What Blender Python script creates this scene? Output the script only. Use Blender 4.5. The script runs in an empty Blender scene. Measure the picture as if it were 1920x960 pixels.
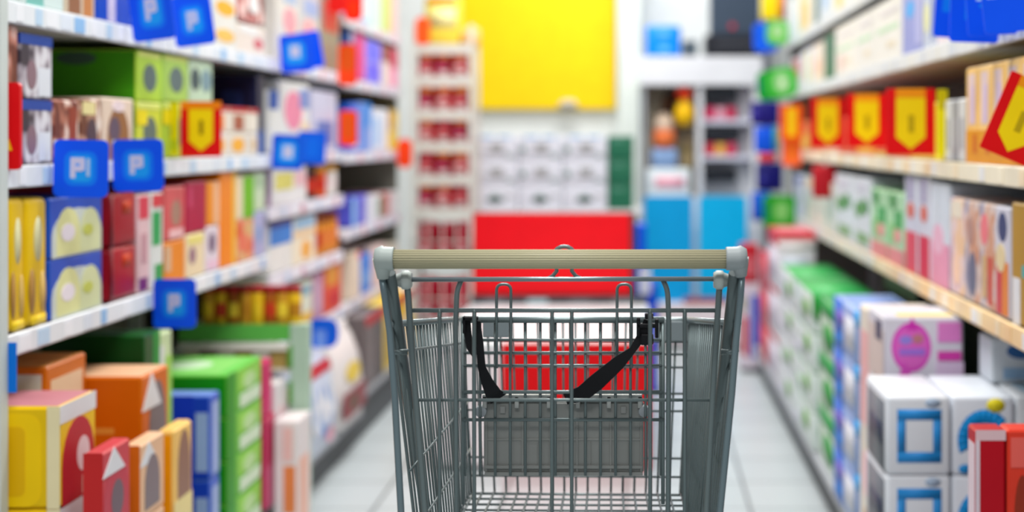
import bpy, bmesh, math, random
from mathutils import Vector, Matrix
random.seed(7)
C = bpy.context.scene.collection
SC = bpy.context.scene
# ---------------------------------------------------------------- camera, world, lights, exposure
EYE, F = 1.21, 3000.0            # eye height (m), focal length in pixels of the 1920x960 frame
VPX, VPY = 1200.0, 260.0         # where the level view axis meets the frame
cam_d = bpy.data.cameras.new('camera'); cam = bpy.data.objects.new('camera', cam_d); C.objects.link(cam)
cam.location = (0, 0, EYE); cam.rotation_euler = (math.pi/2, 0, 0)
cam_d.sensor_width = 36; cam_d.lens = F/1920*36
cam_d.shift_x = -(VPX-960)/1920; cam_d.shift_y = (VPY-480)/1920
cam_d.clip_start = 0.05; cam_d.clip_end = 100
cam_d.dof.use_dof = True; cam_d.dof.focus_distance = 2.32; cam_d.dof.aperture_fstop = 2.2
SC.camera = cam
w = bpy.data.worlds.new('store_ambient'); SC.world = w; w.use_nodes = True
bg = w.node_tree.nodes['Background']; bg.inputs[0].default_value = (0.93, 0.97, 1.0, 1); bg.inputs[1].default_value = 0.28
def overhead_lamp(x, y, sx, sy, power):
    d = bpy.data.lights.new('unseen_overhead_light', 'AREA'); d.shape = 'RECTANGLE'; d.size = sx; d.size_y = sy
    d.energy = power; d.color = (1.0, 0.985, 0.96)
    o = bpy.data.objects.new('unseen_overhead_light', d); o.location = (x, y, 3.2); C.objects.link(o)
for yy, pw in ((-0.8, 30), (1.6, 44), (3.8, 44), (5.7, 42), (7.4, 40), (9.0, 40)):  # unseen lamps; first added to front-light signs and cart, last to brighten back wall
    overhead_lamp(-0.25, yy, 1.3, 0.35, pw)
SC.view_settings.view_transform = 'Standard'; SC.view_settings.look = 'None'
SC.view_settings.exposure = 0.32; SC.view_settings.gamma = 1; SC.view_settings.use_curve_mapping = False

# ---------------------------------------------------------------- helpers
def at(px, py, Y): return Vector(((px-VPX)*Y/F, Y, EYE-(py-VPY)*Y/F))
def ZY(py, Y): return EYE-(py-VPY)*Y/F
def lin(c): 
    c = c/255.0
    return c/12.92 if c <= 0.04045 else ((c+0.055)/1.055)**2.4
_M = {}
def mat(c, rough=0.5, metal=0.0):
    """plain colour (sRGB 0-255) or ('mix', c1, c2, c3, scale): a blotchy printed picture"""
    key = (c, rough, metal)
    if key in _M: return _M[key]
    m = bpy.data.materials.new('print' if c[0] == 'mix' else 'plain'); m.use_nodes = True
    nt = m.node_tree; b = nt.nodes['Principled BSDF']
    b.inputs['Roughness'].default_value = rough; b.inputs['Specular IOR Level'].default_value = 0.22; b.inputs['Metallic'].default_value = metal
    tc = nt.nodes.new('ShaderNodeTexCoord'); nz = nt.nodes.new('ShaderNodeTexNoise'); cr = nt.nodes.new('ShaderNodeValToRGB')
    nt.links.new(tc.outputs['Object'], nz.inputs['Vector']); nt.links.new(nz.outputs['Fac'], cr.inputs['Fac'])
    nt.links.new(cr.outputs['Color'], b.inputs['Base Color'])
    e = cr.color_ramp.elements
    def L(q, k=1.0): return tuple(min(1, lin(v)*0.92*k) for v in q)+(1,)
    if c[0] == 'mix':
        nz.inputs['Scale'].default_value = c[4]; nz.inputs['Detail'].default_value = 1.0
        e[0].position = 0.40; e[0].color = L(c[1]); e[1].position = 0.60; e[1].color = L(c[3])
        x = e.new(0.5); x.color = L(c[2])
    else:
        nz.inputs['Scale'].default_value = 9.0
        e[0].position = 0.3; e[0].color = L(c, 0.96); e[1].position = 0.7; e[1].color = L(c, 1.03)
    _M[key] = m; return m
def obj(name, bm, mats, parent=None, smooth=False, loc=None):
    me = bpy.data.meshes.new(name); bmesh.ops.recalc_face_normals(bm, faces=bm.faces); bm.to_mesh(me); bm.free()
    for m in (mats if isinstance(mats, (list, tuple)) else [mats]): me.materials.append(m)
    if smooth:
        for p in me.polygons: p.use_smooth = True
    o = bpy.data.objects.new(name, me); C.objects.link(o)
    if parent: o.parent = parent
    if loc is not None: o.location = loc
    return o
LABELS = {}
def tag(o, label, cat, group=None):
    n = len(label.split())
    if not 4 <= n <= 16: print('BAD LABEL', n, label)
    if label in LABELS: print('DUP LABEL', label)
    LABELS[label] = 1
    o['label'] = label; o['category'] = cat
    if group: o['group'] = group
    return o
def thing(name, label, cat, loc, group=None, rz=0):
    o = bpy.data.objects.new(name, None); C.objects.link(o); o.empty_display_size = 0.1
    o.location = loc; o.rotation_euler = (0, 0, rz); return tag(o, label, cat, group)
def struct(o): o['kind'] = 'structure'; return o
def box(bm, x0, y0, z0, x1, y1, z1, mi=0, bev=0, seg=1):
    r = bmesh.ops.create_cube(bm, size=1)
    vs = r['verts']
    for v in vs:
        v.co = Vector(((x0+x1)/2+v.co.x*(x1-x0), (y0+y1)/2+v.co.y*(y1-y0), (z0+z1)/2+v.co.z*(z1-z0)))
    fs = list({f for v in vs for f in v.link_faces})
    for f in fs: f.material_index = mi
    if bev:
        es = list({e for v in vs for e in v.link_edges})
        rr = bmesh.ops.bevel(bm, geom=es, offset=bev, segments=seg, affect='EDGES', profile=0.5)
        for f in rr['faces']: f.material_index = mi
def tube(bm, pts, r, seg=8, mi=0, closed=False):
    pts = [Vector(p) for p in pts]; n = len(pts); rings = []
    t0 = (pts[1]-pts[0]).normalized()
    u = t0.orthogonal().normalized()
    for i, p in enumerate(pts):
        if closed: t = (pts[(i+1) % n]-pts[i-1]).normalized()
        elif i == 0: t = t0
        elif i == n-1: t = (pts[-1]-pts[-2]).normalized()
        else: t = ((pts[i+1]-p).normalized()+(p-pts[i-1]).normalized()).normalized()
        u = (u-t*u.dot(t)).normalized(); v = t.cross(u)
        rr = r[i] if isinstance(r, (list, tuple)) else r
        rings.append([bm.verts.new(p+(u*math.cos(a)+v*math.sin(a))*rr) for a in [2*math.pi*k/seg for k in range(seg)]])
    m = n if closed else n-1
    for i in range(m):
        A, B = rings[i], rings[(i+1) % n]
        for k in range(seg):
            f = bm.faces.new((A[k], A[(k+1) % seg], B[(k+1) % seg], B[k])); f.material_index = mi; f.smooth = True
    if not closed:
        for R in (rings[0], rings[-1]):
            f = bm.faces.new(R); f.material_index = mi
def bend(pts, r=0.01, k=4):
    """round the corners of a polyline"""
    pts = [Vector(p) for p in pts]; out = [pts[0]]
    for i in range(1, len(pts)-1):
        a, b, c = pts[i-1], pts[i], pts[i+1]
        d1 = min(r, (a-b).length*0.49); d2 = min(r, (c-b).length*0.49)
        p0 = b+(a-b).normalized()*d1; p2 = b+(c-b).normalized()*d2
        for j in range(k+1):
            t = j/k; out.append(p0*(1-t)**2+b*2*t*(1-t)+p2*t*t)
    out.append(pts[-1]); return out
def lathe(bm, prof, cx=0, cy=0, seg=20, mi=0):
    rings = []
    for (r, z) in prof:
        rings.append([bm.verts.new((cx+r*math.cos(2*math.pi*k/seg), cy+r*math.sin(2*math.pi*k/seg), z)) for k in range(seg)])
    for A, B in zip(rings, rings[1:]):
        for k in range(seg):
            f = bm.faces.new((A[k], A[(k+1) % seg], B[(k+1) % seg], B[k])); f.material_index = mi; f.smooth = True
    for R in (rings[0], rings[-1]): bm.faces.new(R).material_index = mi
def poly(bm, pts, n, th, mi):
    """flat polygon lifted a little off a face and given thickness th along n"""
    n = Vector(n); a = [bm.verts.new(Vector(p)) for p in pts]; b = [bm.verts.new(Vector(p)+n*th) for p in pts]
    f = bm.faces.new(b); f.material_index = mi
    for i in range(len(pts)):
        bm.faces.new((a[i], a[(i+1) % len(pts)], b[(i+1) % len(pts)], b[i])).material_index = mi
def shape(kind, u0, v0, u1, v1):
    cu, cv, a, b = (u0+u1)/2, (v0+v1)/2, (u1-u0)/2, (v1-v0)/2
    if kind == 'rect': return [[(u0, v0), (u1, v0), (u1, v1), (u0, v1)]]
    if kind == 'oval': return [[(cu+a*math.cos(t*math.pi/12), cv+b*math.sin(t*math.pi/12)) for t in range(24)]]
    if kind == 'round':
        q = min(abs(a), abs(b))*0.5; out = []
        for (sx, sy, a0) in ((1, 1, 0), (-1, 1, 90), (-1, -1, 180), (1, -1, 270)):
            for k in range(5):
                t = math.radians(a0+k*22.5); out.append((cu+sx*(a-q)+q*math.cos(t), cv+sy*(b-q)+q*math.sin(t)))
        return [out]
    if kind == 'arch':
        return [[(u0, v0), (u1, v0)]+[(cu+a*math.cos(t*math.pi/10), v0+(v1-v0)*0.45+(v1-v0)*0.55*math.sin(t*math.pi/10)) for t in range(11)]]
    if kind == 'tri': return [[(u0, v0), (u1, v0), (cu, v1)]]
    if kind == 'arrow':
        return [[(u0, v1), (u0, v0+(v1-v0)*0.22), (cu, v0), (u1, v0+(v1-v0)*0.22), (u1, v1)]]
    if kind == 'frame':
        t = min(u1-u0, v1-v0)*0.2
        return [[(u0, v0), (u1, v0), (u1, v0+t), (u0, v0+t)], [(u0, v1-t), (u1, v1-t), (u1, v1), (u0, v1)],
                [(u0, v0+t), (u0+t, v0+t), (u0+t, v1-t), (u0, v1-t)], [(u1-t, v0+t), (u1, v0+t), (u1, v1-t), (u1-t, v1-t)]]
    if kind == 'arc':          # a thick quarter-to-half ring, open at lower right
        P = [(cu+a*math.cos(t), cv+b*math.sin(t)) for t in [math.radians(40+k*15) for k in range(12)]]
        Q = [(cu+a*0.55*math.cos(t), cv+b*0.55*math.sin(t)) for t in [math.radians(40+k*15) for k in range(12)]]
        return [[P[k], P[k+1], Q[k+1], Q[k]] for k in range(11)]
    if kind == 'ring':
        P = [(cu+a*math.cos(t*math.pi/10), cv+b*math.sin(t*math.pi/10)) for t in range(20)]
        Q = [(cu+a*0.6*math.cos(t*math.pi/10), cv+b*0.6*math.sin(t*math.pi/10)) for t in range(20)]
        return [[P[k], P[(k+1) % 20], Q[(k+1) % 20], Q[k]] for k in range(20)]
def decals(bm, dec, mi0, mats, W, D, H, side, inset):
    """W along Y, D along X (front at x=0, body goes away from the aisle), H up; side -1 = left gondola (front faces +X)"""
    lift = {}
    for (face, kind, u0, v0, u1, v1, col) in dec:
        m = mat(col, 0.45)
        if m not in mats: mats.append(m)
        mi = mats.index(m); k = lift.get(face, 0); lift[face] = k+1
        e = 0.0005+0.0004*k
        for P in shape(kind, u0, v0, u1, v1):
            if face == 'f':
                n = (-side, 0, 0); pts = [(-side*1e-4, u*W, v*H) for u, v in P]
            elif face == 's':
                n = (0, -1, 0)
                pts = [((-D+u*D) if side < 0 else u*D, -1e-4, v*H) for u, v in P]
            else:
                n = (0, 0, 1); pts = [((-D+u*D) if side < 0 else u*D, v*W, H+1e-4) for u, v in P]
            poly(bm, pts, n, e, mi)
def yof(P, px): return abs(P)*F/abs(px-VPX)
def pack(label, cat, P, xa, xb, yt, zb, col, dec=(), depth=0.22, name='carton', h=None, bev=0.004, seg=1, group=None, gap=0.002, ya=None, yb=None, scol=None, tcol=None, rough=0.4):
    """a carton or soft pack standing on zb, its aisle face on the plane x=P between the two directions xa (near) and xb (far)"""
    Y0 = (ya if ya is not None else yof(P, xa))+gap/2; Y1 = (yb if yb is not None else yof(P, xb))-gap/2
    H = h if h else ZY(yt, Y0)-zb; W = Y1-Y0; side = -1 if P < 0 else 1
    bm = bmesh.new(); mats = [mat(col, rough)]
    if side < 0: box(bm, -depth, 0, 0, 0, W, H, 0, bev, seg)
    else: box(bm, 0, 0, 0, depth, W, H, 0, bev, seg)
    bm.faces.ensure_lookup_table(); bm.normal_update()
    for c, n in ((scol, Vector((0, -1, 0))), (tcol, Vector((0, 0, 1)))):
        if c:
            mats.append(mat(c, rough))
            for f in bm.faces:
                if f.normal.dot(n) > 0.9: f.material_index = len(mats)-1
    decals(bm, dec, 0, mats, W, depth, H, side, bev)
    o = obj(name, bm, mats, None, seg > 1, (P, Y0, zb)); tag(o, label, cat, group); o['_top'] = zb+H
    return o
ORD = ['nearest', 'second nearest', 'third nearest', 'fourth nearest', 'fifth nearest', 'sixth nearest', 'seventh nearest', 'eighth nearest', 'ninth nearest', 'tenth nearest', 'eleventh nearest', 'twelfth nearest']
def row(desc, cat, P, xa, xb, yt, zb, n, col, dec=(), group=None, jit=0.0, **k):
    Y0, Y1 = yof(P, xa), yof(P, xb); H = ZY(yt, Y0)-zb
    for i in range(n):
        c = col[i % len(col)] if isinstance(col, list) else col
        pack(f'{ORD[i]} {desc}', cat, P, 0, 0, 0, zb, c, dec, h=H*(1-jit*((i*37) % 5)/5), ya=Y0+(Y1-Y0)*i/n, yb=Y0+(Y1-Y0)*(i+1)/n, group=group, **k)
def stack(desc, cat, P, xa, xb, yt, zb, n, col, dec=(), words=None, group=None, **k):
    Y0 = yof(P, xa); H = (ZY(yt, Y0)-zb)/n
    words = words or (['lowest', 'second from bottom', 'third from bottom', 'fourth from bottom', 'fifth from bottom', 'sixth from bottom'][:n-1]+['topmost'])
    for i in range(n):
        pack(f'{words[i]} {desc}', cat, P, xa, xb, 0, zb+H*i+0.0003*i, col, dec, h=H-0.001, group=group, **k)
def jar(label, cat, P, Yc, r, zb, H, col, lid, band=None, group=None, name='jar', part='lid'):
    side = -1 if P < 0 else 1
    t = thing(name, label, cat, (P+side*r, Yc, zb), group)
    bm = bmesh.new(); hl = H*0.8
    lathe(bm, [(r*0.9, 0), (r, 0.004), (r, hl*0.25), (r*1.003, hl*0.26), (r*1.003, hl*0.75), (r, hl*0.76), (r, hl-0.008), (r*0.86, hl)], seg=18)
    ms = [mat(col, 0.3)]
    if band:
        ms.append(mat(band, 0.4))
        for f in bm.faces:
            z = f.calc_center_median().z
            if hl*0.25 < z < hl*0.76: f.material_index = 1
    obj('body', bm, ms, t)
    bm = bmesh.new(); lathe(bm, [(r*0.9, hl), (r*0.98, hl+0.001), (r*0.98, H-0.003), (r*0.9, H)], seg=18); obj(part, bm, mat(lid, 0.35), t)
    return t
def bottle(label, cat, P, Yc, r, zb, H, col, capc, lab=None, group=None, name='bottle', flat=0.7):
    side = -1 if P < 0 else 1
    t = thing(name, label, cat, (P+side*r*flat, Yc, zb), group); bm = bmesh.new()
    lathe(bm, [(r*0.85, 0), (r, 0.008), (r, H*0.55), (r*0.9, H*0.68), (r*0.45, H*0.80), (r*0.35, H*0.84)], seg=20)
    for v in bm.verts: v.co.x *= flat
    obj('body', bm, mat(col, 0.25), t)
    if lab:
        bm = bmesh.new(); lathe(bm, [(r*1.012, H*0.14), (r*1.012, H*0.5)], seg=20)
        bmesh.ops.delete(bm, geom=[f for f in bm.faces if abs(f.normal.z) > 0.9 or len(f.verts) > 4], context='FACES_ONLY')
        for v in bm.verts: v.co.x *= flat
        obj('front_sticker', bm, mat(lab, 0.4), t)
    bm = bmesh.new(); lathe(bm, [(r*0.42, H*0.835), (r*0.42, H*0.97), (r*0.36, H)], seg=16); obj('cap', bm, mat(capc, 0.35), t)
    return t
def pouch(label, cat, P, xa, xb, yt, zb, col, dec=(), group=None, name='pouch', depth=0.09, ya=None, yb=None, h=None):
    """stand-up bag: full below, pinched into a flat seam on top"""
    Y0 = ya or yof(P, xa); Y1 = yb or yof(P, xb); Y0 += 0.002; Y1 -= 0.002
    H = h or ZY(yt, Y0)-zb; W = Y1-Y0; side = -1 if P < 0 else 1
    bm = bmesh.new(); prof = [(0, 0.86, 0.96), (0.03, 1, 1), (0.35, 1.0, 1), (0.65, 0.8, 0.98), (0.85, 0.42, 0.96), (0.93, 0.08, 0.97), (1.0, 0.06, 0.97)]
    rings = []
    for (z, d, ww) in prof:
        R = []
        for k in range(20):
            a = 2*math.pi*k/20; ca, sa = math.cos(a), math.sin(a)
            sx = math.copysign(abs(ca)**0.5, ca); sy = math.copysign(abs(sa)**0.35, sa)
            R.append(bm.verts.new((side*(depth/2)+sx*depth/2*d*0.98, W/2+sy*W/2*ww, z*H)))
        rings.append(R)
    for A, B in zip(rings, rings[1:]):
        for k in range(20): bm.faces.new((A[k], A[(k+1) % 20], B[(k+1) % 20], B[k])).smooth = True
    bm.faces.new(rings[0]); bm.faces.new(rings[-1])
    t = obj(name, bm, [mat(col, 0.3)], None, False, (P, Y0, zb)); tag(t, label, cat, group)
    if dec:
        for (nm, kind, u0, v0, u1, v1, c) in dec:
            bm = bmesh.new(); N = 10
            for S in shape(kind, u0, v0, u1, v1):     # label printed on film, follows the bulge
                pts = []
                for (u, v) in S:
                    d = 1.0 if v < 0.35 else (1-0.2*(v-0.35)/0.3 if v < 0.65 else 0.8-0.38*(v-0.65)/0.2)
                    pts.append((side*(depth/2)-side*(depth/2*d*0.98+0.002), u*W, v*H))
                poly(bm, pts, (-side, 0, 0), 0.0006, 0)
            obj(nm, bm, mat(c, 0.35), t)
    return t
# ---------------------------------------------------------------- setting: floor, walls
def floor_mat():
    m = bpy.data.materials.new('glossy_tile'); m.use_nodes = True; nt = m.node_tree; b = nt.nodes['Principled BSDF']
    tc = nt.nodes.new('ShaderNodeTexCoord'); mp = nt.nodes.new('ShaderNodeMapping'); br = nt.nodes.new('ShaderNodeTexBrick')
    mp.inputs['Location'].default_value = (0.05, 0.1, 0)
    br.offset = 0; br.inputs['Scale'].default_value = 1; br.inputs['Brick Width'].default_value = 0.41; br.inputs['Row Height'].default_value = 0.41
    br.inputs['Mortar Size'].default_value = 0.006; br.inputs['Mortar Smooth'].default_value = 0.3
    br.inputs['Color1'].default_value = (0.50, 0.545, 0.56, 1); br.inputs['Color2'].default_value = (0.47, 0.52, 0.535, 1); br.inputs['Mortar'].default_value = (0.13, 0.145, 0.15, 1)
    nt.links.new(tc.outputs['Object'], mp.inputs['Vector']); nt.links.new(mp.outputs['Vector'], br.inputs['Vector'])
    nt.links.new(br.outputs['Color'], b.inputs['Base Color']); b.inputs['Roughness'].default_value = 0.34; b.inputs['Specular IOR Level'].default_value = 0.35
    return m
bm = bmesh.new(); box(bm, -4.0, -0.5, -0.1, 4.0, 10.4, 0.0); struct(obj('floor', bm, floor_mat()))
bm = bmesh.new(); box(bm, -4.0, 10.0, 0.0, 4.0, 10.2, 3.6); struct(obj('wall_back', bm, mat((238, 242, 240), 0.6)))
# white pier right of the yellow board
bm = bmesh.new(); box(bm, -0.135, 9.7, 0.0, 0.0, 10.0, 3.4); struct(obj('trim_1', bm, mat((226, 234, 228), 0.6)))

# ---------------------------------------------------------------- shelving bays
GREY = (196, 200, 198); LIPW = (236, 240, 244); BACK = (112, 112, 102)  # BACK is darkened to put the shade of the shelf gaps into its colour
def bay(label, side, ya, yb, xf, xbase, xback, heights, deck, rail_col, tabs, posts=(True, True), top=2.0):
    """one shelving bay: uprights, back, plinth, deck and shelves with price rails"""
    t = thing('shelving_unit', label, 'shelf unit', (xf, ya, 0), 'shelving along the left side' if side < 0 else 'shelving along the right side')
    L = yb-ya; s = side
    def bx(bmm, a0, y0, z0, a1, y1, z1, mi=0, bev=0):
        X0, X1 = sorted((a0, a1)); box(bmm, X0, y0, z0, X1, y1, z1, mi, bev)
    dep = abs(xback-xf)
    bm = bmesh.new(); bx(bm, s*dep, 0, 0, s*(dep+0.03), L-0.001, top); obj('back_panel', bm, mat(BACK, 0.6), t)
    bm = bmesh.new(); bx(bm, (xbase-xf)+s*0.03, 0, 0, s*dep-s*0.001, L-0.001, deck-0.03); obj('plinth', bm, mat((70, 74, 78), 0.5), t)
    bm = bmesh.new(); bx(bm, (xbase-xf), 0.001, deck-0.03, s*dep-s*0.001, L-0.002, deck, 0, 0.003); obj('bottom_deck', bm, mat((176, 180, 186), 0.45), t)
    for yy, on in ((0.013, posts[0]), (L-0.013, posts[1])):
        if on:
            bm = bmesh.new(); bx(bm, s*(dep-0.045), yy-0.012, deck, s*(dep-0.001), yy+0.012-0.001, top, 0, 0.002); obj('upright', bm, mat(GREY, 0.45), t)
    if posts[1] and yb > 7:
        bm = bmesh.new(); bx(bm, s*0.012, L+0.001, deck, s*dep, L+0.016, top, 0, 0.002); obj('end_panel', bm, mat((122, 122, 112), 0.5), t)
    for z in heights:
        sh = bmesh.new(); bx(sh, s*0.006, 0.004, z-0.022, s*(dep-0.001), L-0.004, z, 0, 0.002)
        so = obj('shelf', sh, mat((214, 216, 214), 0.5), t)
        rl = bmesh.new(); bx(rl, s*-0.004, 0.004, z-0.038, s*0.006, L-0.004, z+0.004, 0, 0.002); ms = [mat(rail_col[heights.index(z)] if isinstance(rail_col, list) else rail_col, 0.35)]
        tb = tabs[heights.index(z)] if isinstance(tabs[0], list) else tabs; k = 0; y = 0.03+0.05*random.random()
        while y < L-0.08:
            wd = random.choice((0.035, 0.05, 0.06)); c = tb[k % len(tb)]; k += 1
            mm = mat(c, 0.35)
            if mm not in ms: ms.append(mm)
            bx(rl, s*-0.0055, y, z-0.033, s*-0.003, y+wd, z-0.002, ms.index(mm)); y += wd+random.uniform(0.01, 0.14)
        ro = obj('price_rail', rl, ms, so)
    return t
LW = [(246, 248, 252), (196, 222, 244), (246, 248, 252), (228, 236, 246), (150, 196, 240)]
WG = [(222, 226, 230), (206, 214, 226), (226, 226, 222)]
RW = [(246, 226, 190), (250, 240, 214), (236, 236, 236), (244, 206, 150)]
XL, XLB, XLK = -1.18, -1.10, -1.62
XR, XRB, XRK = 0.755, 0.585, 1.22
S1, S2, S3 = 1.465, 1.155, 0.838
bay('pale steel shelving bay at left, nearest the camera', -1, 2.97, 4.0, XL, XLB, XLK, (S1, S2, S3), 0.14, LIPW, LW, (False, True))
bay('pale steel shelving bay at left, second from the camera', -1, 4.0, 5.08, XL, XLB, XLK, (S1, S2, S3), 0.14, LIPW, LW, (False, True))
bay('pale steel shelving bay at left, third from the camera', -1, 5.08, 6.35, XL, XLB, XLK, (1.80, S1, 1.16, 0.985, 0.765, 0.54), 0.14, (226, 222, 236), LW[:3]+[(214, 150, 160)], (False, True))
bay('pale steel shelving bay at left, far end beside the wire rack', -1, 6.35, 7.85, XL, XLB, XLK, (1.70, 1.45, 1.15, 0.84, 0.54), 0.20, (214, 208, 222), LW[:3]+[(220, 160, 190)], (False, True))
R0, R1, R2, R3 = 1.70, 1.445, 1.15, 0.83
for i, (a, b) in enumerate(((2.35, 3.7), (3.7, 5.1), (5.1, 6.6), (6.6, 8.2))):
    bay('steel shelving bay at right with cream price rails, %s' % ('nearest the camera', 'second from the camera', 'third from the camera', 'farthest from the camera')[i],
        1, a, b, XR, XRB, XRK, (R0, R1, R2, R3), 0.15, [(214, 218, 220), (222, 226, 230), (242, 232, 206), ((246, 212, 156), (244, 214, 166), (240, 226, 200), (226, 228, 224))[i]], [WG, WG, RW, RW if i < 2 else WG], (False, i == 3))
# slim pale upright standing at the near left edge of the picture
t = thing('upright_post', 'slim pale upright post at the far left edge of the photo', 'post', (-1.172, 2.93, 0))
bm = bmesh.new(); box(bm, -0.012, -0.02, 0.02, 0.008, 0.02, 2.0, 0, 0.003); obj('post', bm, mat((206, 214, 210), 0.4), t)
bm = bmesh.new(); box(bm, -0.03, -0.03, 0, 0.02, 0.03, 0.02, 0, 0.003); obj('foot', bm, mat((120, 124, 124), 0.4), t)

# ---------------------------------------------------------------- the shopping cart
ST = mat((116, 129, 130), 0.34, 0.4); ST2 = mat((104, 116, 117), 0.36, 0.4); DK = mat((92, 98, 102), 0.4, 0.2)
YH, YG, YF = 2.14, 2.175, 2.70
cart = thing('shopping_cart', 'grey wire shopping cart standing empty in the middle of the aisle', 'shopping cart', (-0.107, 2.4, 0))
CO = Vector(cart.location)
def cobj(name, bm, m, parent=None, smooth=False):
    o = obj(name, bm, m, None, smooth); 
    if parent is None: o.parent = cart; o.location = -CO
    else: o.parent = parent
    return o
def cp(px, py, Y): return at(px, py, Y)
# handle
hz = ZY(486, YH); hx0, hx1 = cp(734, 486, YH).x, cp(1366, 486, YH).x; hr = 0.0122
bm = bmesh.new(); tube(bm, [(hx0, YH, hz), (hx1, YH, hz)], hr, 24)
for k in range(24):        # fine ribs running along the grip
    a = 2*math.pi*k/24; tube(bm, [(hx0, YH+hr*math.cos(a), hz+hr*math.sin(a)), (hx1, YH+hr*math.cos(a), hz+hr*math.sin(a))], 0.0009, 5)
cobj('handle', bm, mat((196, 190, 158), 0.35))
for s, x0, x1, xb, yb in ((-1, 739, 702, 718, 522), (1, 1361, 1401, 1390, 518)):
    bm = bmesh.new(); a, b = cp(x0, 485, YH), cp(x1, 485, YH); bot = cp(xb, yb, YH+0.004)
    tube(bm, [a, a+Vector((s*0.002, 0, 0)), a*0.4+b*0.6, b+Vector((-s*0.008, 0, 0.001)), b+Vector((-s*0.002, 0, 0)), b], [0.0152, 0.0157, 0.0162, 0.0168, 0.0135, 0.009], 24)
    j = b+Vector((-s*0.011, 0, 0))
    tube(bm, [j, j*0.6+bot*0.4, bot], [0.0135, 0.0115, 0.0075], 18)
    cobj('corner_cap', bm, mat((172, 182, 178) if s < 0 else (158, 166, 168), 0.42))
# rear frame legs, straight down to the wheels
for s, P in ((-1, [(714, 505), (722, 560), (731, 625), (741, 760), (752, 960)]), (1, [(1392, 505), (1388, 560), (1380, 640), (1372, 740), (1350, 960)])):
    bm = bmesh.new(); pts = [cp(x, y, YH+0.006+0.003*i) for i, (x, y) in enumerate(P)]
    e = pts[-1]+(pts[-1]-pts[-2]).normalized()*0.42; e.z = 0.17; pts.append(e)
    tube(bm, pts, 0.0047, 12); cobj('rear_leg', bm, mat((124, 142, 148), 0.3, 0.5))
    LEG = e if s < 0 else LEG
    if s > 0: LEG2 = e
# main frame tubes running down and forward
FT = []
for s, P in ((-1, [(731, 512, 2.15), (744, 600, 2.19), (758, 700, 2.23), (776, 830, 2.30), (800, 960, 2.36)]), (1, [(1377, 512, 2.15), (1368, 600, 2.19), (1350, 760, 2.25), (1338, 860, 2.31), (1326, 960, 2.36)])):
    bm = bmesh.new(); pts = [cp(*p) for p in P]
    f = Vector((-0.107+s*0.17, 2.55, 0.20)); pts += [Vector((-0.107+s*0.19, 2.47, 0.40)), f, Vector((-0.107+s*0.155, 2.66, 0.165)), Vector((-0.107+s*0.145, 2.74, 0.165))]
    tube(bm, bend(pts, 0.05), 0.0078, 12); cobj('frame_tube', bm, ST2); FT.append(pts)
bm = bmesh.new()
for s, L in ((-1, LEG), (1, LEG2)): tube(bm, [L, (-0.107+s*0.155, 2.66, 0.165)], 0.007, 10)
tube(bm, [LEG, LEG2], 0.006, 10); tube(bm, [(-0.107-0.15, 2.70, 0.165), (-0.107+0.15, 2.70, 0.165)], 0.006, 10)
zb = 0.595
cobj('base_frame', bm, ST2)
bm = bmesh.new(); tube(bm, [(-0.107-0.195, 2.42, 0.592), (-0.107+0.195, 2.42, 0.592)], 0.005, 10); cobj('cross_bar', bm, ST2)
for (x, y) in ((LEG.x, LEG.y), (LEG2.x, LEG2.y), (-0.107-0.145, 2.74), (-0.107+0.145, 2.74)):
    bm = bmesh.new(); tube(bm, [(x, y, 0.175), (x, y, 0.135)], 0.009, 10)
    for s in (-1, 1): box(bm, x+s*0.017-0.0015, y-0.005, 0.045, x+s*0.017+0.0015, y+0.035, 0.137)
    box(bm, x-0.018, y-0.012, 0.132, x+0.018, y+0.035, 0.137); cs = cobj('caster', bm, ST)
    bm = bmesh.new(); lathe(bm, [(0.02, -0.012), (0.052, -0.012), (0.055, -0.008), (0.055, 0.008), (0.052, 0.012), (0.02, 0.012)], seg=24)
    for v in bm.verts: v.co = Vector((x+v.co.z, y+0.018+v.co.x, 0.055+v.co.y))
    cobj('wheel', bm, mat((70, 72, 74), 0.6), cs)
# basket corners
def lerp(a, b, t): return a*(1-t)+b*t
RT = {-1: cp(731, 608, YG+0.005), 1: cp(1384, 606, YG+0.005)}; RB = {-1: cp(789, 1098, YG+0.01), 1: cp(1330, 1098, YG+0.01)}
FTp = {-1: cp(866, 598, YF), 1: cp(1292, 600, YF)}; FB = {-1: cp(884, 925, YF), 1: cp(1276, 928, YF)}
def side_pt(s, u, v):      # u from the handle to the nose, v from the rim down
    return lerp(lerp(RT[s], FTp[s], u), lerp(RB[s], FB[s], u), v)
for s in (-1, 1):
    bm = bmesh.new()
    us = [0.02+0.96*(k/22) for k in range(23)]
    for k, u in enumerate(us):
        tube(bm, [side_pt(s, u, 0.0), side_pt(s, u, 0.5), side_pt(s, u, 1.0)], 0.0017 if k % 8 else 0.0026, 6)
    # long wires: upper one and the ones that fan out toward the handle
    for va, vb in ((0.105, 0.135), (0.56, 0.47), (0.78, 0.74), (1.0, 1.0)):
        tube(bm, [lerp(side_pt(s, 0, va), side_pt(s, 1, vb), q/6)+Vector((0.0036, 0, 0)) for q in range(7)], 0.0021, 6)
    cobj('side_panel', bm, ST)
# rim: flat strip round the top of the basket
bm = bmesh.new()
tube(bm, bend([RT[-1], FTp[-1], FTp[1], RT[1]], 0.03), 0.0048, 12)
cobj('basket_rim', bm, mat((140, 152, 154), 0.28, 0.5))
# dark clip row under the left rim and stub clips at the rear
for s in (-1, 1):
    bm = bmesh.new(); a = cp(731 if s < 0 else 1384, 660, YG+0.004); b = cp(765 if s < 0 else 1352, 660, YG+0.008); tube(bm, [a, b], 0.0038, 8); cobj('rear_link', bm, ST)
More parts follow.
